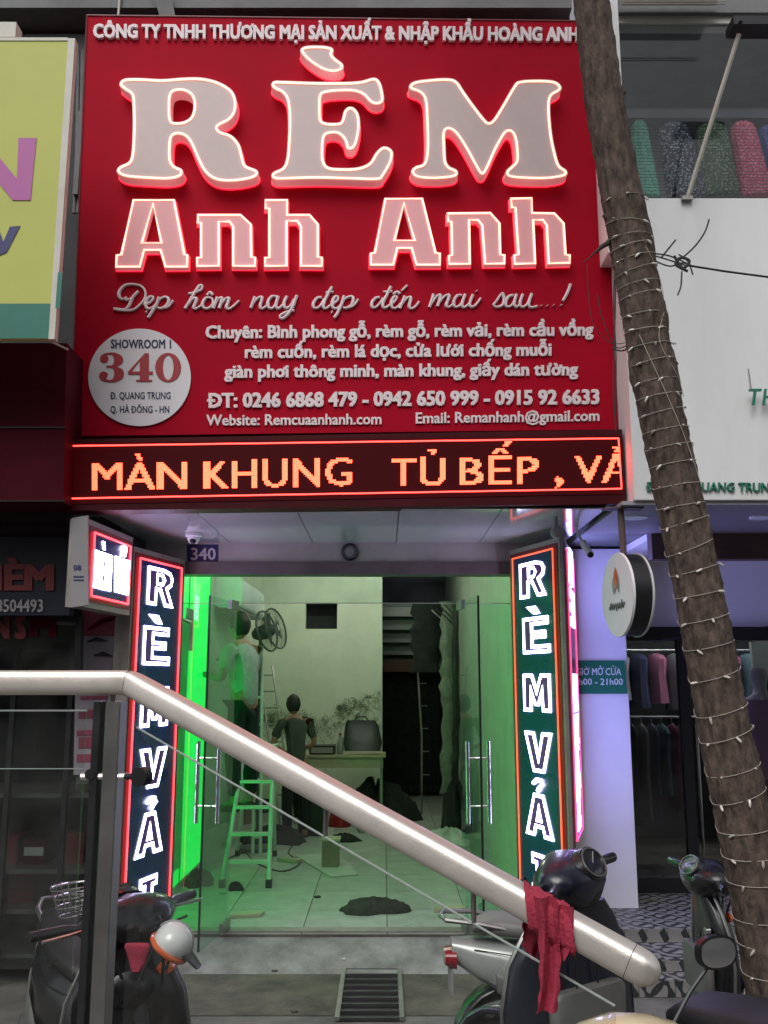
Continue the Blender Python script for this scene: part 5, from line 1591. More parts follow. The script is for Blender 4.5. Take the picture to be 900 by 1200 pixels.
pts = [(-40, 162), (-19, 162), (22, 210), (22, 162), (43, 162), (38, 235), (17, 235), (-24, 187), (-24, 235), (-45, 235)]
prism(b, [[(x + (-2 if y > 200 else 0), y) for x, y in pts]], YS, 0, .004, .0015, 0, 0)
b.build('print', 'magenta_print', t)
b = MB()
prism(b, [[(-14, 266), (-2, 266), (4, 284), (12, 266), (24, 265), (8, 296), (-2, 300), (-14, 300), (-14, 293), (-5, 292)]], YS, 0, .004, .0015, 0, 0)
b.build('print', 'blue_print', t)
MB().box(P(-60, 43, YS + .02), P(26, 38, YS + .1)).build('bracket', 'cream_edge', t)
t = thing('maroon_fascia', 'dark maroon fascia panel under the yellow green sign', 'fascia', P(20, 590, 4.75))
slab([(-330, 402), (70, 402), (81, 412), (78, 512), (74, 588), (-330, 588)][:1] + [(78, 402), (74, 588), (-330, 588)], 4.75, .3).build('panel', 'maroon', t)
MB().tube([P(57, 399, 4.7), P(80, 410, 4.74)], .006).build('trim', 'cream_edge', t)
for yy in (500, 586): MB().box(P(-330, yy + 2, 4.748), P(76, yy, 4.74)).build('joint_strip', 'black_frame', t)
t = thing('roller_shutter_box', 'dark ribbed roller shutter housing above the navy sign', 'shutter', P(20, 628, 5.3))
for i, yy in enumerate((589, 597, 605, 613, 621)):
    MB().box(P(-330, yy + 7, 5.25 + .01 * (i % 2)), P(86, yy + .8, 5.4)).build('slat', 'shutter', t)
t = thing('navy_sign', 'dark navy sign with dim red REM letters and a phone number', 'shop sign', P(20, 720, 5.2))
slab([(-300, 629), (84, 629), (81, 721), (-300, 721)], 5.2, .08).build('board', 'navy_board', t)
b = MB(); text_on(b, 'IÈM', -6, 64, 691, 691, 29, 5.2, 0, .012, 0, .05); b.build('lettering', 'dim_red', t)
b = MB(); text_on(b, '8504493', -4, 51, 717, 717, 14.5, 5.2, 0, .008, 0, .02); b.build('lettering', 'dim_grey', t)
t = thing('glass_transom', 'dark glass transom with maroon letters above the left shop front', 'transom', P(20, 790, 5.35))
slab([(-300, 724), (94, 724), (94, 800), (-300, 800)], 5.35, .02).build('pane', 'glass_dark', t)
for q_ in (((-300, 722), (95, 722), (95, 727), (-300, 727)), ((88, 724), (95, 724), (94, 800), (87, 800))):
    slab(q_, 5.34, .05).build('frame', 'black_frame', t)
b = MB(); text_on(b, 'N S', -8, 31, 747, 747, 25, 5.34, 0, .006, 0, .07); b.build('lettering', 'dim_red', t)
b = MB(); text_on(b, 'M', 35, 66, 745, 745, 25, 5.34, 0, .006, 0, .07); b.build('lettering', 'maroon', t)
lp = thing('interior_lamp', 'white glowing strip lamp inside the dark left shop', 'lamp', P(10, 760, 7.0))
MB().box(P(-60, 760, 7.0), P(34, 750, 7.1)).build('tube', 'lamp_white', lp)
MB().box(P(-64, 749, 7.0), P(38, 745, 7.1)).build('fitting', 'dim_grey', lp)
o = slab([(66, 728), (87, 729), (86, 733), (66, 732)], 5.6, .02).build('ledge_light', 'dim_grey')
tag(o, 'small pale bar at the top right of the dark transom', 'bar')
# poster strip
t = thing('poster', 'pink and pale cosmetic poster between the small LED box sign and the rail', 'poster', P(120, 790, 5.65))
slab([(97, 714), (148, 714), (146, 745), (97, 745)], 5.64, .01).build('print', 'poster_pink', t)
slab([(97, 745.5), (146, 745.5), (143, 800), (97, 800)], 5.64, .01).build('print', 'poster_pale', t)
b = MB()
b.tube([P(102, 752, 5.63), P(112, 749, 5.63), P(126, 751, 5.63)], [.004, .012, .003], 6)
b.tube([P(110, 768, 5.63), P(120, 766, 5.63), P(132, 769, 5.63)], [.004, .014, .003], 6)
b.build('print', 'navy_board', t)
b = MB()
b.tube([P(104, 738, 5.63), P(120, 727, 5.63), P(140, 722, 5.63)], [.006, .016, .006], 6)
b.build('print', 'maroon', t)
t = thing('poster', 'pink leaflet stack pattern behind the rail glass, left of the LED column', 'poster', P(110, 905, 5.65))
slab([(88, 812), (137, 812), (135, 908), (86, 908)], 5.65, .01).build('print', 'poster_pale', t)
for yy, h_, x0_ in ((816, 3, 94), (832, 9, 92), (856, 5, 90), (864, 12, 92), (884, 8, 90)):
    b = MB().hexa(qpx([(x0_, yy), (134, yy - 1), (134, yy + h_), (x0_, yy + h_ + 1)], 5.645), (0, .003, 0))
    b.build('stripe', 'poster_pink', t)
# dark glazed cabinet with shelves
LW = -1.62
t = thing('display_cabinet', 'dark glazed display cabinet with shelves of the left shop', 'cabinet', (-2.6, 6.1, 0))
MB().box((-8, 6.45, 0), (LW - .02, 6.5, 3.0)).build('back_panel', 'dark_recess', t)
MB().box((LW - .015, 5.70, 0), (LW, 6.5, 3.0)).build('side_panel', 'dark_recess', t)
for yy in (935, 1024, 1071, 1123):
    MB().box((-4.5, 5.75, ZW(yy, 5.75)), (LW - .02, 6.4, ZW(yy, 5.75) + .025)).build('shelf', 'dull_steel', t)
for px_ in (76, 8):
    MB().box((XW(px_, 5.72, 1) - .015, 5.70, .004), (XW(px_, 5.72, 1) + .015, 5.74, 1.9)).build('mullion', 'dark_metal', t)
MB().box((-4.5, 5.705, .1), (LW - .02, 5.71, 1.9)).build('pane', 'glass_dark', t)
struct(MB().box((-8, 5.6, ZW(800, 5.6) + .0), (-4.5, 5.7, 3.0)).build('left_wall', 'dark_recess'))
items = [(90, 108, 933, 20, 'cardboard', 'small crumpled box on the top shelf by the poster', 'box'),
         (80, 104, 1000, 33, 'dim_red', 'dark red package under the top cabinet shelf', 'package'),
         (12, 28, 1022, 30, 'dim_red', 'red carton at the far left of the second shelf', 'carton'),
         (34, 60, 1022, 26, 'maroon', 'maroon carton on the second shelf left of the mullion', 'carton'),
         (82, 96, 1069, 20, 'navy_board', 'slim dark box lying on the third shelf', 'box'),
         (56, 76, 1120, 24, 'dim_grey', 'pale grey carton on the lowest shelf', 'carton'),
         (84, 100, 1120, 28, 'wood_pale', 'yellowish carton on the lowest shelf next to the rail post', 'carton'),
         (20, 50, 1069, 30, 'dim_red', 'wide red carton on the third shelf', 'carton'),
         (-10, 10, 1069, 36, 'maroon', 'tall dark red carton at the left end of the third shelf', 'carton')]
for a, c_, yb, h_, m_, lab, cat in items:
    z0_ = ZW({933: 935, 1022: 1024, 1069: 1071, 1120: 1123}.get(yb, 1024), 5.75) + .026
    x0_, x1_ = XW(a, 5.95, 1), XW(c_, 5.95, 1)
    tt = thing('carton', lab, cat, ((x0_ + x1_) / 2, 6.0, z0_))
    hh = h_ / 1100 * 5.9
    MB().box((x0_, 5.9, z0_), (x1_, 6.15, z0_ + hh), None).build('box_body', m_, tt, bevel=.003)
    MB().box((x0_ + .01, 5.896, z0_ + hh * .35), (x1_ - .01, 5.899, z0_ + hh * .7)).build('band', 'paper' if m_ != 'paper' else 'dim_grey', tt) if h_ < 28 else None

# ================================================================ GROUND DETAIL
ga, gb, gc, gd = G(397, 1139, .006), G(468, 1138, .006), G(470, 1195, .006), G(395, 1196, .006)
t = thing('drain_grate', 'rusty steel drain grate set in the dark pavement before the ramp', 'grate', ((ga.x + gc.x) / 2, (ga.y + gc.y) / 2, 0))
struct_ = MB().box((gd.x, gd.y, .0045), (gb.x, gb.y, .0055)).build('pit', 'black_plastic', t)
x0_, x1_, y0_, y1_ = gd.x, gb.x, gd.y, gb.y
for i in range(9):
    yy = y0_ + (y1_ - y0_) * (i / 8)
    MB().box((x0_, yy - .008, .008), (x1_, yy + .008, .022)).build('bar', 'dark_metal', t)
for xx in (x0_, x1_):
    MB().box((xx - .012, y0_ - .01, .006), (xx + .012, y1_ + .01, .026)).build('side_bar', 'dull_steel', t)
random.seed(3)
for i, (px_, py_, lab) in enumerate(((403, 1114, 'tiny white litter scrap on the ramp above the drain grate'), (480, 1096, 'thin pale scrap near the threshold right of centre'), (322, 1120, 'small dark stone on the left of the ramp'), (345, 1186, 'dark pebble on the pavement left of the grate'))):
    c = G(px_, py_, .10 if py_ < 1130 else .006)
    if py_ < 1135: c = V((c.x, c.y, max(.01, (c.y - 5.95) / .39 * .131 + .004)))
    b = MB().ball(c + V((0, 0, .005)), .016 if i < 2 else .022, .010, .006, 8, 5)
    for q in b.v: q += V((random.uniform(-.004, .004), random.uniform(-.004, .004), 0))
    tag(b.build('litter', 'paper' if i < 2 else 'dark_concrete'), lab, 'litter')

# ================================================================ HANDRAIL WITH GLASS
R0, R1, R2 = P(-300, 800, 2.2), P(152, 800, 2.2), P(776, 1147, 1.72)
R0.z = R1.z
t = thing('glass_balustrade', 'brushed steel handrail bending down over clear glass panels in the foreground', 'railing', (R1.x, R1.y, 0))
d1 = (R1 - R0).normalized()
d2 = (R2 - R1).normalized()
s1 = V((d1.y, -d1.x, 0)).normalized()
s2 = V((d2.y, -d2.x, 0)).normalized()
u1 = s1.cross(d1)
u2 = s2.cross(d2)
if u1.z < 0: u1 = -u1
if u2.z < 0: u2 = -u2
sm = (s1 + s2).normalized()
um = (u1 + u2).normalized()
hw, hh = .030, .028
b = MB()
secs = [(R0, s1 * hw, u1 * hh), (R1 - d1 * .05, s1 * hw, u1 * hh), (R1 - d1 * .012, (s1 + sm).normalized() * hw, (u1 + um).normalized() * hh), (R1 + V((0, 0, -.001)), sm * hw, um * hh), (R1 + d2 * .012, (s2 + sm).normalized() * hw, (u2 + um).normalized() * hh), (R1 + d2 * .05, s2 * hw, u2 * hh)]
for f_ in (.2, .4, .6, .8, .97): secs.append((R1.lerp(R2, f_), s2 * hw, u2 * hh))
for a_ in (20, 45, 65, 80, 88):
    secs.append((R1.lerp(R2, .97) + d2 * .034 * sin(radians(a_)), s2 * hw * max(.05, cos(radians(a_))), u2 * hh * max(.05, cos(radians(a_)))))
b.loft(secs, 36, 3.4)
b.build('handrail', 'steel', t, smooth=50)
px_post = P(128, 830, 2.22).x
for dx, w_, m_ in ((-.028, .018, 'dark_metal'), (.0, .034, 'dull_steel')):
    MB().box((px_post + dx, 2.19, .0), (px_post + dx + w_, 2.25, ZW(822, 2.2))).build('post', m_, t, bevel=.002)
MB().tube([V((px_post + .01, 2.2, ZW(828, 2.2))), V((px_post + .01, 2.2, R1.z - .02))], .009).build('saddle', 'dull_steel', t)
MB().box((px_post - .07, 2.15, 0), (px_post + .09, 2.29, .012)).build('base_plate', 'dull_steel', t)
zc = ZW(910, 2.2)
MB().tube([V((px_post - .05, 2.2, zc)), V((px_post + .06, 2.2, zc))], .008).build('clamp_rod', 'steel', t)
for xx in (px_post + .09,):
    c = P(166, 910, 2.14)
    MB().tube([V((px_post + .05, 2.2, zc)), c], .007).build('clamp_rod', 'dark_metal', t)
    MB().tube([c - s2 * .012, c + s2 * .012], .021, 20).build('glass_clamp', 'black_plastic', t)
c = P(107, 907, 2.2)
MB().tube([c + V((0, -.012, 0)), c + V((0, .012, 0))], .012, 16).build('glass_clamp', 'dark_metal', t)
def collar(p_, s_, u_, k, r_):
    pts_ = []
    for i in range(36):
        a = 2 * pi * i / 36
        ca, sa = cos(a), sin(a)
        pts_.append(p_ + s_ * hw * k * math.copysign(abs(ca) ** (2 / 3.4), ca) + u_ * hh * k * math.copysign(abs(sa) ** (2 / 3.4), sa))
    return MB().tube(pts_, r_, 5, closed=True)
collar(R1, sm, um, 1.0, .0009).build('weld_seam', 'dull_steel', t)
collar(R1.lerp(R2, .955), s2, u2, 1.0, .0008).build('cap_seam', 'dull_steel', t)
for f_ in (.45, .72):
    p_ = R1.lerp(R2, f_) - u2 * (hh + .001)
    MB().tube([p_, p_ - V((0, 0, .055))], .005, 8).build('saddle', 'dull_steel', t)
# glass panels: left level one and the sloping one
zt_ = ZW(833, 2.2)
MB().box((R0.x, 2.195, .10), (px_post - .045, 2.205, zt_)).build('glass_panel', 'rail_glass', t)
MB().tube([V((R0.x, 2.2, zt_)), V((px_post - .045, 2.2, zt_))], .0024, 5).build('glass_edge', 'glass_rim', t)
zt2 = ZW(901, 2.2)
MB().tube([V((R0.x, 2.2, zt2)), V((px_post - .045, 2.2, zt2))], .0014, 5).build('glass_edge', 'glass_rim', t)
off_ = V((0, 0, -.088))
ga_ = R1 + d2 * .03 + off_ + V((0, 0, 0))
gb_ = R1.lerp(R2, .93) + off_
lo_ = lambda p_: V((p_.x, p_.y, .05 + max(0, p_.z - 1.15) * .35))
MB().hexa([ga_, gb_, lo_(gb_), lo_(ga_)], s2 * .004).build('glass_panel', 'rail_glass', t)
MB().tube([ga_ + s2 * .002, gb_ + s2 * .002], .0024, 6).build('glass_edge', 'glass_rim', t)
# red cloth tied round the rail
t = thing('red_cloth', 'crumpled red cloth tied round the lower handrail and hanging down', 'cloth', R1.lerp(R2, .865))
def railpt(px_):
    lo, hi = 0, 1
    for _ in range(40):
        m_ = (lo + hi) / 2
        p_ = R1.lerp(R2, m_) - V((0, 0, CAMZ))
        dep = p_.y * cos(TH) + p_.z * sin(TH)
        if 450 + 1100 * p_.x / dep < px_: lo = m_
        else: hi = m_
    return R1.lerp(R2, lo)
a_, c_ = railpt(617), railpt(674)
b = MB()
secs = []
for i in range(13):
    f_ = i / 12
    k = 1.22 + .06 * sin(i * 2.1) + .03 * sin(i * 5.3)
    secs.append((a_.lerp(c_, f_) - u2 * .003 + d2 * .004 * sin(i * 3), s2 * hw * k + d2 * .012, u2 * hh * k + d2 * (-.018)))
b.loft(secs, 36, 3.0, caps=False)
for i, q in enumerate(b.v): q += u2 * .0012 * sin(i * 1.7)
b.build('wrap', 'red_cloth', t, smooth=70)
def strand(pts, Yp, w0, name='hanging_end', th=.010, seed=1):
    random.seed(seed)
    b = MB()
    secs = []
    N = 22
    tot = len(pts) - 1
    for i in range(N + 1):
        f_ = i / N * tot
        k = min(int(f_), tot - 1)
        fr = f_ - k
        xl = pts[k][0] * (1 - fr) + pts[k + 1][0] * fr
        xr_ = pts[k][1] * (1 - fr) + pts[k + 1][1] * fr
        y_ = pts[k][2] * (1 - fr) + pts[k + 1][2] * fr
        A_p, B_p = P(xl, y_, Yp), P(xr_, y_, Yp)
        secs.append((A_p, B_p))
    vs = []
    M_ = 14
    for i, (A_p, B_p) in enumerate(secs):
        for j in range(M_ + 1):
            g_ = j / M_
            y_off = .009 * sin(g_ * 8 + .12 * i + seed) + .002 * sin(g_ * 19 + i * .2)
            vs.append(A_p.lerp(B_p, g_) + V((.0015 * sin(i * 1.3) if j in (0, M_) else 0, y_off, 0)))
    n1 = len(vs)
    vs += [q + V((0, .004, 0)) for q in vs]
    fs = []
    W_ = M_ + 1
    for i in range(N):
        for j in range(M_):
            fs.append((i * W_ + j, i * W_ + j + 1, (i + 1) * W_ + j + 1, (i + 1) * W_ + j))
            fs.append((n1 + i * W_ + j, n1 + (i + 1) * W_ + j, n1 + (i + 1) * W_ + j + 1, n1 + i * W_ + j + 1))
        fs.append((i * W_, (i + 1) * W_, n1 + (i + 1) * W_, n1 + i * W_))
        fs.append((i * W_ + M_, n1 + i * W_ + M_, n1 + (i + 1) * W_ + M_, (i + 1) * W_ + M_))
    b.add(vs, fs)
    return b.build(name, 'red_cloth', t, smooth=70)
Yr = railpt(645).y - .035
strand([(626, 652, 1052), (632, 655, 1085), (632, 656, 1125), (632, 655, 1160), (628, 652, 1186)], Yr, 0, seed=2)
strand([(648, 671, 1062), (650, 674, 1082), (651, 674, 1104), (655, 668, 1118), (659, 661, 1125)], Yr - .005, 0, seed=4)
strand([(612, 634, 1075), (614, 636, 1098), (614, 632, 1112), (621, 628, 1124)], Yr + .10, 0, seed=6)

# ================================================================ TREE WITH STRING LIGHTS
prof = [(-120, 676, 37), (0, 692, 40), (100, 706, 43), (200, 723, 46), (300, 741, 48.5), (400, 759, 49.5), (500, 779, 51.5), (600, 799, 53.5), (700, 819, 55.5), (800, 839, 58), (900, 858.5, 61), (1000, 880, 64), (1100, 899, 67), (1200, 917, 71)]
def tp(y):
    for i in range(len(prof) - 1):
        if y <= prof[i + 1][0] or i == len(prof) - 2:
            f_ = (y - prof[i][0]) / (prof[i + 1][0] - prof[i][0])
            cx = prof[i][1] + (prof[i + 1][1] - prof[i][1]) * f_
            w = prof[i][2] + (prof[i + 1][2] - prof[i][2]) * f_
            break
    Y = 3.5 - .5 * y / 1200
    c = P(cx, y, Y)
    dep = c.y * cos(TH) + (c.z - CAMZ) * sin(TH)
    return c, w / 2 / 1100 * dep
rings = [tp(y) for y in [1200 - i * 5 for i in range(265)]]
c0_, r0_ = rings[0]
dn_ = (rings[0][0] - rings[3][0]).normalized()
ext = []
k = 0
while True:
    k += 1
    c = c0_ + dn_ * (.03 * k)
    if c.z < -.02: break
    ext.append((c, r0_ * (1 + .006 * k)))
rings = ext[::-1] + rings
t = thing('tree', 'slender brown street tree leaning left in front of the shops, wound with lights', 'tree', (ext[-1][0].x, ext[-1][0].y, 0))
random.seed(21)
b = MB()
NR = 56
vs = []
ridx = [random.uniform(0, 6.3) for _ in range(6)]
knots = [(random.uniform(0, 6.28), random.uniform(0, 3.8), random.uniform(.05, .12), random.uniform(.004, .012)) for _ in range(26)]
for i, (c, r) in enumerate(rings):
    for k in range(NR):
        a = 2 * pi * k / NR
        z = c.z
        d_ = .0022 * sin(9 * a + 3 * sin(z * 4 + ridx[0]) + ridx[1]) + .0018 * sin(16 * a + z * 6 + ridx[2]) + .0025 * sin(3 * a + z * 5 + ridx[3]) + random.uniform(-.0026, .0026) + .0026 * max(0, sin(z * 46 + 2.2 * sin(a * 2 + z) + sin(a * 5))) ** 3 - .003 * max(0, sin(a * 7 + 5 * sin(z * 2.3) + z * 3)) ** 6
        for ka, kz, kr, kh in knots:
            da = abs((a - ka + pi) % (2 * pi) - pi) * r
            dd = da * da + (z - kz) ** 2
            if dd < kr * kr: d_ += kh * (1 - dd / kr / kr) ** 2
        vs.append(c + V((cos(a), -sin(a), 0)) * (r + d_ - .001))
n_ = len(rings)
fs = [(i * NR + k, i * NR + (k + 1) % NR, (i + 1) * NR + (k + 1) % NR, (i + 1) * NR + k) for i in range(n_ - 1) for k in range(NR)]
b.add(vs, fs)
b.build('trunk', 'trunk', t, smooth=60)
# upper limbs and crown, above the picture
top = rings[-1][0]
updir = (rings[-1][0] - rings[-20][0]).normalized()
random.seed(8)
b2 = MB()
leaves = MB()
tips = []
for k in range(5):
    a = k * 1.26 + .3
    p_ = top - updir * .02
    pts, rad = [p_], [.06 if k else .068]
    d_ = (updir + V((cos(a), sin(a), 0)) * (.55 if k else .1)).normalized()
    for j in range(7):
        d_ = (d_ + V((random.uniform(-.2, .2), random.uniform(-.2, .2), random.uniform(-.05, .15)))).normalized()
        p_ = p_ + d_ * .32
        pts.append(p_)
        rad.append(rad[0] * (1 - (j + 1) / 8.5))
        if j > 1: tips.append(p_)
    MB().tube(pts, rad, 10).build('limb', 'trunk', t, smooth=50)
for p_ in tips:
    for _ in range(45):
        c = p_ + V((random.gauss(0, .28), random.gauss(0, .28), random.gauss(0, .2)))
        if c.z < 4.9: continue
        u = V((random.uniform(-1, 1), random.uniform(-1, 1), random.uniform(-.6, .3))).normalized() * random.uniform(.04, .07)
        w = u.cross(V((random.uniform(-1, 1), random.uniform(-1, 1), 1))).normalized() * .018
        leaves.add([c - u, c + w, c + u, c - w], [(0, 1, 2, 3)])
mat('leaf', (0.045, 0.085, 0.03), 0.6, col2=(.07, .11, .04), scale=5)
o = leaves.build('crown', 'leaf', t)
o['kind'] = 'stuff'
# stubs and twigs on the trunk
def sp(y, ang, lift=.004):
    c, r = tp(y)
    return c + V((cos(ang), -sin(ang), 0)) * (r + lift)
for y, ang, out in ((255, pi, 9), (112, .1, 6), (430, .2, 4), (300, 0, 5)):
    c, r = tp(y)
    p_ = c + V((cos(ang), -sin(ang), 0)) * (r - .01)
    MB().tube([p_, p_ + V((cos(ang) * .018, -sin(ang) * .02, .012))], [.016, .008], 8).build('knot', 'trunk', t, smooth=50)
def pxpath(pts, Y): return [P(x, y, Y) for x, y in pts]
tw = MB()
tw.tube(pxpath([(722, 278), (712, 285), (704, 290), (697, 297)], 3.38), [.014, .011, .009, .004], 8)
tw.tube(pxpath([(697, 296), (689, 304), (682, 308)], 3.38), [.004, .0025, .0015], 6)
tw.build('broken_branch', 'twig', t, smooth=50)
# string of lights
wl = [(240, 233), (264, 267), (283, 279), (297, 287), (312, 300), (327, 313), (341, 331), (354, 344), (374, 369), (392, 388), (411, 404), (431, 421), (452, 445), (470, 462), (490, 479), (509, 501), (529, 520), (549, 540), (574, 566), (598, 589), (621, 604), (653, 631), (676, 660), (702, 690), (732, 718), (763, 749), (800, 781), (841, 822), (871, 849), (910, 891), (942, 920), (975, 964), (1004, 997), (1033, 1028), (1076, 1070), (1105, 1100), (1140, 1134), (1172, 1166)]
t2 = thing('string_lights', 'pale string of small bulbs wound many times round the tree trunk', 'string lights', tp(1150)[0])
pts = []
random.seed(4)
bulbs = []
for i, (yl, yr) in enumerate(wl):
    for k in range(13):
        a = pi - pi * k / 12
        y = yl + (yr - yl) * (1 - cos(pi * k / 12)) / 2 + 2.2 * sin(pi * k / 12)
        pts.append(sp(y, a, .004))
        if k in ((3, 8) if i % 2 else (2, 6, 11)) and random.random() < .9: bulbs.append((sp(y, a, .006), a))
    nxt = wl[i + 1][0] if i + 1 < len(wl) else yr + 8
    for k in range(1, 12):
        a = -pi * k / 12
        pts.append(sp(yr + (nxt - yr) * k / 12, a, .004))
MB().tube(pts, .0014, 5).build('wire', 'wire_white', t2)
MB().tube([sp(y_, 2.2 - (y_ - 400) / 110, .005) for y_ in range(400, 570, 8)], .0015, 5).build('wire', 'wire_white', t2)
MB().tube([sp(y_, .9 + .5 * sin(y_ / 20), .006) for y_ in range(300, 470, 8)], .0013, 5).build('wire', 'wire_white', t2)
bl = None
for i, (p_, a) in enumerate(bulbs):
    if bl is None:
        b = MB().loft([((0, 0, 0), (.003, 0, 0), (0, .003, 0)), ((0, 0, -.006), (.0045, 0, 0), (0, .0045, 0)), ((0, 0, -.018), (.004, 0, 0), (0, .004, 0)), ((0, 0, -.024), (.001, 0, 0), (0, .001, 0))], 8)
        bl = b.build('bulb', 'bulb', t2, smooth=True, world=False)
        o = bl
    else:
        o = bl.copy()
        COL.objects.link(o)
        o.parent = t2
    o.location = p_ - V(t2.location)
    o.rotation_euler = (random.uniform(-1.2, 1.2), random.uniform(-1.5, 1.5), 0)
# cables
t = thing('power_cable', 'black power cable running from a knotted bundle beside the tree to the right', 'cable', P(805, 312, 3.3))
MB().tube(pxpath([(806, 311), (850, 318), (910, 326), (980, 333)], 3.3), .0042, 8).build('cable', 'cable', t, smooth=True)
for pp in ([(766, 297), (785, 300), (806, 309)], [(768, 300), (788, 306), (806, 312)], [(768, 306), (785, 312), (800, 308), (812, 312)], [(800, 302), (815, 288), (826, 272), (831, 257)], [(775, 302), (783, 292), (792, 281)], [(799, 318), (798, 335), (794, 346)], [(795, 298), (806, 306), (812, 322)], [(790, 300), (800, 314), (808, 306), (798, 302), (792, 310), (806, 318)]):
    MB().tube([P(a, b_, 3.3) for a, b_ in smooth_path(pp, 4)], .0032 if len(pp) != 6 else .006, 6).build('wire', 'cable', t, smooth=True)
t = thing('hanging_wires', 'thin dark wires hanging down between the red sign and the tree', 'wires', P(718, 500, 4.6))
for pp, r in (([(718, 275), (721, 330), (720, 400), (719, 460), (722, 505)], .006), ([(722, 290), (719, 350), (722, 420), (721, 500)], .004), ([(688, 310), (690, 350), (696, 380), (715, 402), (742, 400)], .003), ([(700, 345), (705, 370), (722, 407), (745, 398)], .004), ([(716, 408), (730, 411), (745, 402)], .006), ([(728, 340), (731, 365), (730, 388)], .003)):
    MB().tube([P(a, b_, 4.55) for a, b_ in smooth_path(pp, 5)], r * .7, 6).build('wire', 'cable', t, smooth=True)
t = thing('shop_wire', 'thin wire strung across the porch behind the tree', 'wire', P(800, 745, 6.5))
MB().tube([P(760, 752, 6.5), P(840, 742, 6.5), P(910, 733, 6.5)], .004, 6).build('wire', 'cable', t)

# ================================================================ MOTORBIKES
def scooter(label, loc, yaw, body, shield, nacelle, seat='seat_vinyl', dial=True, cat='scooter', steer=0.0, tail_m='tail_red', head='lens', mirrors=(), scl=1.0, sw=1.0):
    t = thing('scooter', label, cat, loc, None, yaw)
    t.scale = (scl, scl, scl)
    def B(mb, name, m, parent=None, **k):
        return mb.build(name, m, parent or t, world=False, **k)
    for x_, nm in ((-.62, 'rear_wheel'), (.64, 'front_wheel')):
        c = V((x_, 0, .26))
        w = B(MB().tube([c + V((cos(i * pi / 14) * .205, 0, sin(i * pi / 14) * .205)) for i in range(28)], .052, 10, closed=True), nm, 'tyre', smooth=True)
        b = MB()
        b.loft([(c + V((0, -.03, 0)), V((.165, 0, 0)), V((0, 0, .165))), (c + V((0, .03, 0)), V((.165, 0, 0)), V((0, 0, .165)))], 24)
        B(b, 'rim', 'dull_steel', w, smooth=40)
        B(MB().tube([c + V((0, -.07, 0)), c + V((0, .07, 0))], .03, 12), 'hub', 'chrome', w)
    # fenders
    for cx, a0, a1, m_ in ((.64, 20, 150, shield), (-.62, 60, 190, 'bike_black')):
        secs = []
        for i in range(9):
            a = radians(a0 + (a1 - a0) * i / 8)
            rd = V((cos(a), 0, sin(a)))
            secs.append((V((cx, 0, .26)) + rd * .285, V((0, .075, 0)), rd * .018))
        B(MB().loft(secs, 14, 2.6), 'fender', m_, smooth=60)
    for s in (-1, 1):
        B(MB().tube([(.64, s * .08, .26), (.50, s * .07, .62)], .02, 8), 'fork', 'dark_metal', smooth=True)
    # leg shield with glove box
    b = MB()
    for z, hw_, dp, x_ in ((.30, .12, .05, .30), (.38, .19, .07, .345), (.50, .225, .075, .375), (.65, .225, .07, .385), (.78, .205, .065, .375), (.88, .16, .06, .355), (.94, .11, .055, .34)):
        b.v = b.v
    secs = [(V((x_, 0, z)), V((0, hw_ * sw, 0)), V((dp, 0, 0))) for z, hw_, dp, x_ in ((.28, .10, .05, .30), (.36, .185, .06, .34), (.50, .225, .07, .375), (.65, .225, .068, .385), (.78, .205, .06, .38), (.88, .155, .055, .365), (.95, .10, .05, .35))]
    sh_ = B(MB().loft(secs, 28, 2.8), 'leg_shield', shield, smooth=60)
    B(MB().loft([(V((.30, 0, z)), V((0, w_, 0)), V((.03, 0, 0))) for z, w_ in ((.50, .15), (.52, .17), (.68, .17), (.70, .15))], 20, 3.5), 'glove_box', 'grey_plastic' if shield != 'grey_plastic' else 'bike_black', sh_, smooth=50)
    B(MB().tube([(.295, -.13, .80), (.318, -.13, .80)], .018, 16), 'key_lock', 'chrome', sh_, smooth=40)
    B(MB().loft([(V((.455, 0, .80)), V((0, .05, 0)), V((0, 0, .04))), (V((.43, 0, .80)), V((0, .09, 0)), V((0, 0, .07)))], 18), 'front_lamp', head, sh_, smooth=50)
    # floorboard, body, seat
    B(MB().loft([(V((.36, 0, .30)), V((0, .15, 0)), V((0, 0, .045))), (V((.1, 0, .28)), V((0, .17, 0)), V((0, 0, .045))), (V((-.18, 0, .29)), V((0, .16, 0)), V((0, 0, .06)))], 18, 4), 'floorboard', 'grey_plastic', smooth=50)
    B(MB().loft([(V((x_, 0, z)), V((0, w_, 0)), V((0, 0, h_))) for x_, z, w_, h_ in ((-.10, .48, .09, .18), (-.16, .50, .14, .22), (-.35, .53, .185, .20), (-.60, .60, .17, .14), (-.80, .66, .12, .09), (-.92, .70, .06, .05))], 24, 2.8), 'body_panel', body, smooth=60)
    for s in (-1, 1):
        B(MB().loft([(V((x_, s * y_, z)), V((0, .012, 0)), V((0, 0, h_))) for x_, y_, z, h_ in ((-.20, .165, .42, .03), (-.30, .192, .45, .07), (-.50, .19, .50, .08), (-.72, .15, .58, .04))], 12), 'side_cowl', 'grey_plastic' if body != 'grey_plastic' else 'bike_black', smooth=60)
    B(MB().loft([(V((x_, 0, z)), V((0, w_, 0)), V((0, 0, h_))) for x_, z, w_, h_ in ((-.06, .72, .07, .02), (-.12, .74, .11, .04), (-.30, .755, .145, .045), (-.45, .775, .15, .045), (-.52, .80, .15, .05), (-.72, .815, .13, .045), (-.82, .80, .08, .02))], 24, 3), 'seat', seat, smooth=60)
    B(MB().tube([(-.60, .12, .80), (-.80, .13, .84), (-.95, .09, .85), (-.97, 0, .85), (-.95, -.09, .85), (-.80, -.13, .84), (-.60, -.12, .80)], .012, 8), 'grab_rail', 'dull_steel', smooth=True)
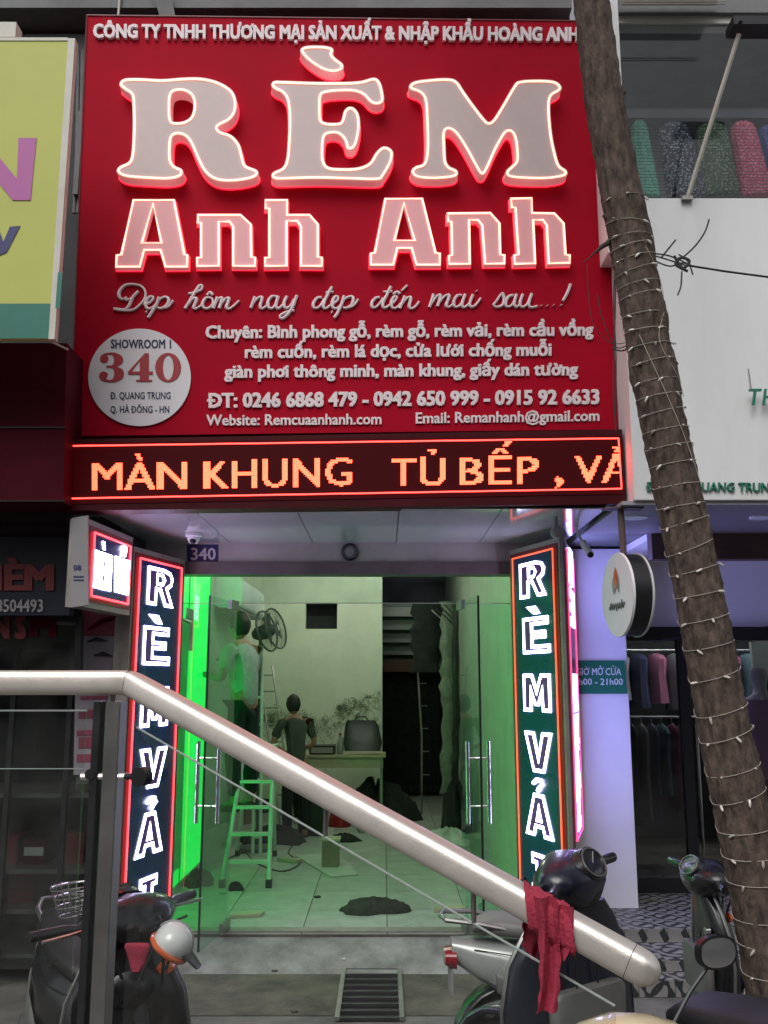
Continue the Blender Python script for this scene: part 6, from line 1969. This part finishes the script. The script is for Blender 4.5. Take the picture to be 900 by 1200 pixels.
    B(MB().loft([(V((-.90, 0, .66)), V((0, .09, 0)), V((0, 0, .05))), (V((-.955, 0, .665)), V((0, .07, 0)), V((0, 0, .035)))], 18, 2.6), 'tail_lamp', tail_m, smooth=50)
    b = MB()
    b.loft([(V((-.62, .16, .26)), V((.13, 0, 0)), V((0, 0, .09))), (V((-.62, .09, .26)), V((.14, 0, 0)), V((0, 0, .10)))], 18, 3)
    b.loft([(V((-.2, .10, .27)), V((0, .05, 0)), V((0, 0, .09))), (V((-.62, .12, .27)), V((0, .04, 0)), V((0, 0, .07)))], 14)
    B(b, 'engine', 'dull_steel', smooth=50)
    B(MB().loft([(V((x_, -.14, z)), V((0, r_, 0)), V((0, 0, r_))) for x_, z, r_ in ((-.25, .22, .02), (-.40, .24, .045), (-.80, .34, .05), (-.88, .36, .03))], 16), 'exhaust', 'dull_steel', smooth=60)
    B(MB().tube([(-.35, .14, .2), (-.42, .2, .02)], .012, 8), 'side_stand', 'dark_metal')
    # trim, seams and cables that break up the shells
    for s in (-1, 1):
        B(MB().tube([(x_ + .008, s * hw_ * sw * 1.0, z) for z, hw_, x_ in ((.36, .185, .34), (.50, .225, .375), (.65, .225, .385), (.78, .205, .38), (.88, .155, .365), (.95, .10, .35))], .008, 6), 'edge_trim', 'dull_steel', sh_, smooth=True)
        B(MB().tube([(.30, s * .05, .78), (.305, s * .052, .60), (.31, s * .05, .40)], .003, 5), 'panel_seam', 'black_frame', sh_)
        B(MB().loft([(V((.41, s * .13, .86)), V((0, .04, 0)), V((0, 0, .022))), (V((.44, s * .12, .86)), V((0, .028, 0)), V((0, 0, .014)))], 12), 'turn_signal', 'helmet_orange', sh_, smooth=50)
        B(MB().tube([(-.12, s * .12, .66), (-.35, s * .182, .66), (-.60, s * .168, .70), (-.82, s * .11, .72)], .003, 5), 'panel_seam', 'black_frame')
        B(MB().loft([(V((-.16, s * .20, .30)), V((.03, 0, 0)), V((0, 0, .008))), (V((-.16, s * .27, .30)), V((.025, 0, 0)), V((0, 0, .008)))], 10), 'foot_peg', 'tyre')
    B(MB().box((-.93, -.07, .50), (-.915, .07, .62)), 'number_plate_blank', 'dim_grey', bevel=.003)
    B(MB().tube([(.40, -.2, 1.02), (.47, -.1, 1.0), (.44, -.03, .85), (.42, 0, .7)], .005, 6), 'brake_cable', 'cable', smooth=True)
    B(MB().tube([(.40, .2, 1.02), (.48, .1, 1.02), (.45, .03, .85), (.43, 0, .7)], .005, 6), 'brake_cable', 'cable', smooth=True)
    # steering head
    Rm = Matrix.Translation((.36, 0, 0)) @ Matrix.Rotation(steer, 4, 'Z') @ Matrix.Translation((-.36, 0, 0))
    def BR(mb, name, m, parent=None, **k):
        mb.v = [Rm @ q for q in mb.v]
        return B(mb, name, m, parent, **k)
    nac = BR(MB().loft([(V((.36, y_, 1.02 + dz_)), V((h_ * 1.25, 0, h_ * .2)), V((-h_ * .2, 0, h_))) for y_, h_, dz_ in ((-.21, .022, .01), (-.17, .045, .01), (-.10, .075, .0), (0, .088, .0), (.10, .075, 0), (.17, .045, .01), (.21, .022, .01))], 20, 2.5), 'handlebar_cover', nacelle, smooth=60)
    if dial:
        nd = V((-.80, 0, .60))
        uu_ = V((.60, 0, .80))
        cd = V((.285, 0, 1.075))
        BR(MB().loft([(cd - nd * .02, V((0, .115, 0)), uu_ * .062), (cd + nd * .006, V((0, .108, 0)), uu_ * .056)], 28, 2.3), 'instrument_panel', 'bike_black', nac, smooth=40)
        BR(MB().tube([cd + nd * .009 + V((0, .100 * cos(i * pi / 14), 0)) + uu_ * .049 * sin(i * pi / 14) for i in range(28)], .0035, 6, closed=True), 'dial_rim', 'dull_steel', nac)
        BR(MB().tube([cd + nd * .01 + V((0, .02, 0)), cd + nd * .01 + V((0, -.05, 0)) + uu_ * .03], .002, 5), 'needle', 'dim_grey', nac)
    BR(MB().loft([(V((.45, 0, 1.01)), V((0, .075, 0)), V((0, 0, .05))), (V((.475, 0, 1.0)), V((0, .055, 0)), V((0, 0, .035)))], 18, 2.6), 'headlamp', head, nac, smooth=50)
    for s in (-1, 1):
        BR(MB().tube([(.36, s * .20, 1.03), (.33, s * .26, 1.035), (.31, s * .38, 1.035)], [.014, .018, .018], 12), 'grip', 'bike_black', smooth=50)
        BR(MB().tube([(.39, s * .20, 1.035), (.385, s * .28, 1.03), (.365, s * .37, 1.025)], .006, 6), 'brake_lever', 'chrome', smooth=True)
        if s not in mirrors: continue
        st_ = BR(MB().tube([(.38, s * .17, 1.06), (.385, s * .24, 1.14), (.38, s * .30, 1.20)], .0055, 6), 'mirror_stalk', 'dark_metal', smooth=True)
        cm = V((.38, s * .33, 1.235))
        BR(MB().loft([(cm + V((.03, 0, 0)), V((0, .03, 0)), V((0, 0, .02))), (cm + V((.012, 0, 0)), V((0, .065, 0)), V((0, 0, .045))), (cm + V((-.008, 0, 0)), V((0, .066, 0)), V((0, 0, .046)))], 20, 2.4), 'mirror_shell', 'bike_black', st_, smooth=50)
        BR(MB().loft([(cm + V((-.009, 0, 0)), V((0, .058, 0)), V((0, 0, .039))), (cm + V((-.010, 0, 0)), V((0, .058, 0)), V((0, 0, .039)))], 20, 2.4), 'mirror_glass', 'mirror', st_)
    BR(MB().tube([(.36, 0, .95), (.50, 0, .55)], .03, 10), 'steering_column', 'dark_metal')
    return t
def scooter_at(label, handle_px, handle_Y, yaw, **k):
    """stand a scooter so that its handlebar centre is at a point of the street"""
    h = P(handle_px[0], handle_px[1], handle_Y)
    sc_ = k.get('scl', 1.0)
    x_ = h.x - cos(yaw) * .36 * sc_
    y_ = h.y - sin(yaw) * .36 * sc_
    return scooter(label, (x_, y_, 0), yaw, **k)
scooter_at('dark navy scooter seen from its rider side, instrument dial up, behind the red cloth', (668, 1012), 3.38, radians(126), body='navy_paint', shield='navy_paint', nacelle='navy_paint', steer=radians(27), scl=1.02, head='grey_plastic', sw=1.3)
scooter_at('silver scooter with a red tail lamp standing side on behind the dark navy one', (826, 1016), 4.25, radians(2), body='silver_paint', shield='bike_black', nacelle='bike_black', seat='grey_plastic', scl=.86, head='grey_plastic')
scooter_at('cream scooter in the bottom right corner, only its handlebar cover and mirror showing', (731, 1249), 2.30, radians(118), body='cream_paint', shield='cream_paint', nacelle='cream_paint', dial=False, steer=radians(-8), mirrors=(-1,), scl=.86)
bl_ = scooter_at('black scooter facing the camera behind the rail glass, red cloth on its seat', (150, 1082), 3.25, radians(-62), body='bike_black', shield='bike_black', nacelle='bike_black', steer=radians(30), head='bike_black', scl=.92)
# helmet hung on the black scooter
hc = P(203, 1104, 3.12)
t = thing('helmet', 'white and orange open helmet hanging from the black scooter handlebar', 'helmet', hc)
Mh = Matrix.Rotation(radians(35), 4, 'Y')
b = MB().ball(hc, .062, .075, .062, 24, 14, 0, .62, M4=Mh)
b.build('shell', 'helmet_white', t, smooth=True)
b = MB()
b.tube([hc + Mh @ V((.061 * cos(i * pi / 16), .074 * sin(i * pi / 16), -.02)) for i in range(32)], .009, 8, closed=True)
b.build('orange_band', 'helmet_orange', t, smooth=True)
MB().ball(hc - Mh @ V((0, 0, .005)), .055, .067, .055, 20, 10, 0, .6, M4=Mh).build('lining', 'black_plastic', t, smooth=True)
MB().tube([hc + Mh @ V((.064 * cos(a_), 0, .064 * sin(a_))) for a_ in [i * pi / 12 for i in range(1, 12)]], .003, 6).build('centre_seam', 'dim_grey', t)
MB().loft([(hc + Mh @ V((.05, 0, .0)), Mh @ V((0, .05, 0)), Mh @ V((.02, 0, .004))), (hc + Mh @ V((.105, 0, -.012)), Mh @ V((0, .035, 0)), Mh @ V((.008, 0, .003)))], 14).build('peak', 'black_plastic', t, smooth=50)
MB().tube([hc + Mh @ V((0, .07, -.02)), hc + V((-.03, 0, -.12)), hc + Mh @ V((0, -.07, -.02))], .005, 6).build('strap', 'black_plastic', t)
# rain cape bundle and folded red cloth
t = thing('rain_cape', 'black rain cape bundle piled on the black scooter handlebar', 'rain cape', P(150, 1090, 3.12))
random.seed(9)
b = MB()
secs = []
for yy, w_ in ((1098, 32), (1085, 37), (1070, 33), (1055, 27), (1040, 17), (1026, 11), (1018, 5)):
    c = P(146 + random.uniform(-3, 3), yy + 22, 3.36)
    secs.append((c, V((w_ / 1100 * 3.0, .02, 0)), V((-.02, .07, 0))))
b.loft(secs, 30, 2)
for i, q in enumerate(b.v): q += V((.010 * sin(i * 2.3), .010 * sin(i * 1.9), .006 * sin(i * 1.1)))
b.build('cape', 'dark_cloth', t, smooth=60)
t = thing('folded_cloth', 'folded dusty red cloth in front of the black scooter handlebar', 'cloth', P(163, 1138, 2.85))
secs = []
for i, (yy, xl_, xr_) in enumerate(((1106, 147, 174), (1109, 146, 176), (1118, 149, 174), (1128, 152, 171), (1137, 154, 167), (1139, 156, 165))):
    A_p, B_p = P(xl_, yy, 2.96), P(xr_, yy, 2.96)
    secs.append(((A_p + B_p) / 2, (B_p - A_p) / 2, V((0, .012 + .004 * sin(i * 2), 0))))
MB().loft(secs, 24, 3).build('cloth', 'red_cloth', t, smooth=60)
# wire basket on the seat of the black scooter
bc = P(86, 1140, 3.9)
bc.z = .86
t = thing('wire_basket', 'chrome wire basket on the black scooter seat behind the left rail glass', 'basket', bc)
for k in range(4):
    rr2 = .07 + .012 * k
    MB().tube([bc + V((rr2 * cos(i * pi / 10), rr2 * .8 * sin(i * pi / 10), -.05 + .035 * k + .012 * cos(i * pi / 10))) for i in range(20)], .0035 if k < 3 else .006, 6, closed=True).build('hoop', 'chrome', t)
b = MB()
for i in range(20):
    a = i * pi / 10
    b.tube([bc + V((.07 * cos(a), .056 * sin(a), -.05)), bc + V((.106 * cos(a), .085 * sin(a), .055))], .0018, 5)
o = b.build('wires', 'dull_steel', t)

# ================================================================ ACROSS THE STREET, BEHIND THE CAMERA
def opp(x0, x1, h, m, label):
    t = thing('opposite_building', label, 'building', ((x0 + x1) / 2, -11, 0), 'buildings across the street')
    MB().box((x0, -16, 0), (x1, -11, h)).build('wall', m, t)
    MB().box((x0 - .05, -11.0, h), (x1 + .05, -10.6, h + .3)).build('cornice', m, t)
    n = int((x1 - x0) / 2)
    for fl_ in range(int(h // 3.2)):
        for i in range(n):
            cx = x0 + (i + .5) * (x1 - x0) / n
            z0_ = .9 + fl_ * 3.2 if fl_ else .3
            w = MB().box((cx - .6, -10.995, z0_), (cx + .6, -10.93, z0_ + (1.6 if fl_ else 2.3))).build('window_frame', 'black_frame', t)
            MB().box((cx - .53, -10.925, z0_ + .07), (cx + .53, -10.92, z0_ + (1.53 if fl_ else 2.23))).build('pane', 'opp_glass', w)
opp(-14, -6, 9.5, 'opp_wall', 'tall ochre building across the street, left')
opp(-6, 0.5, 7.0, 'opp_wall_grey', 'grey lower building across the street, centre')
opp(0.5, 7, 11, 'opp_wall', 'tallest ochre building across the street, right of centre')
opp(7, 15, 8.0, 'opp_wall_grey', 'grey building across the street, far right')
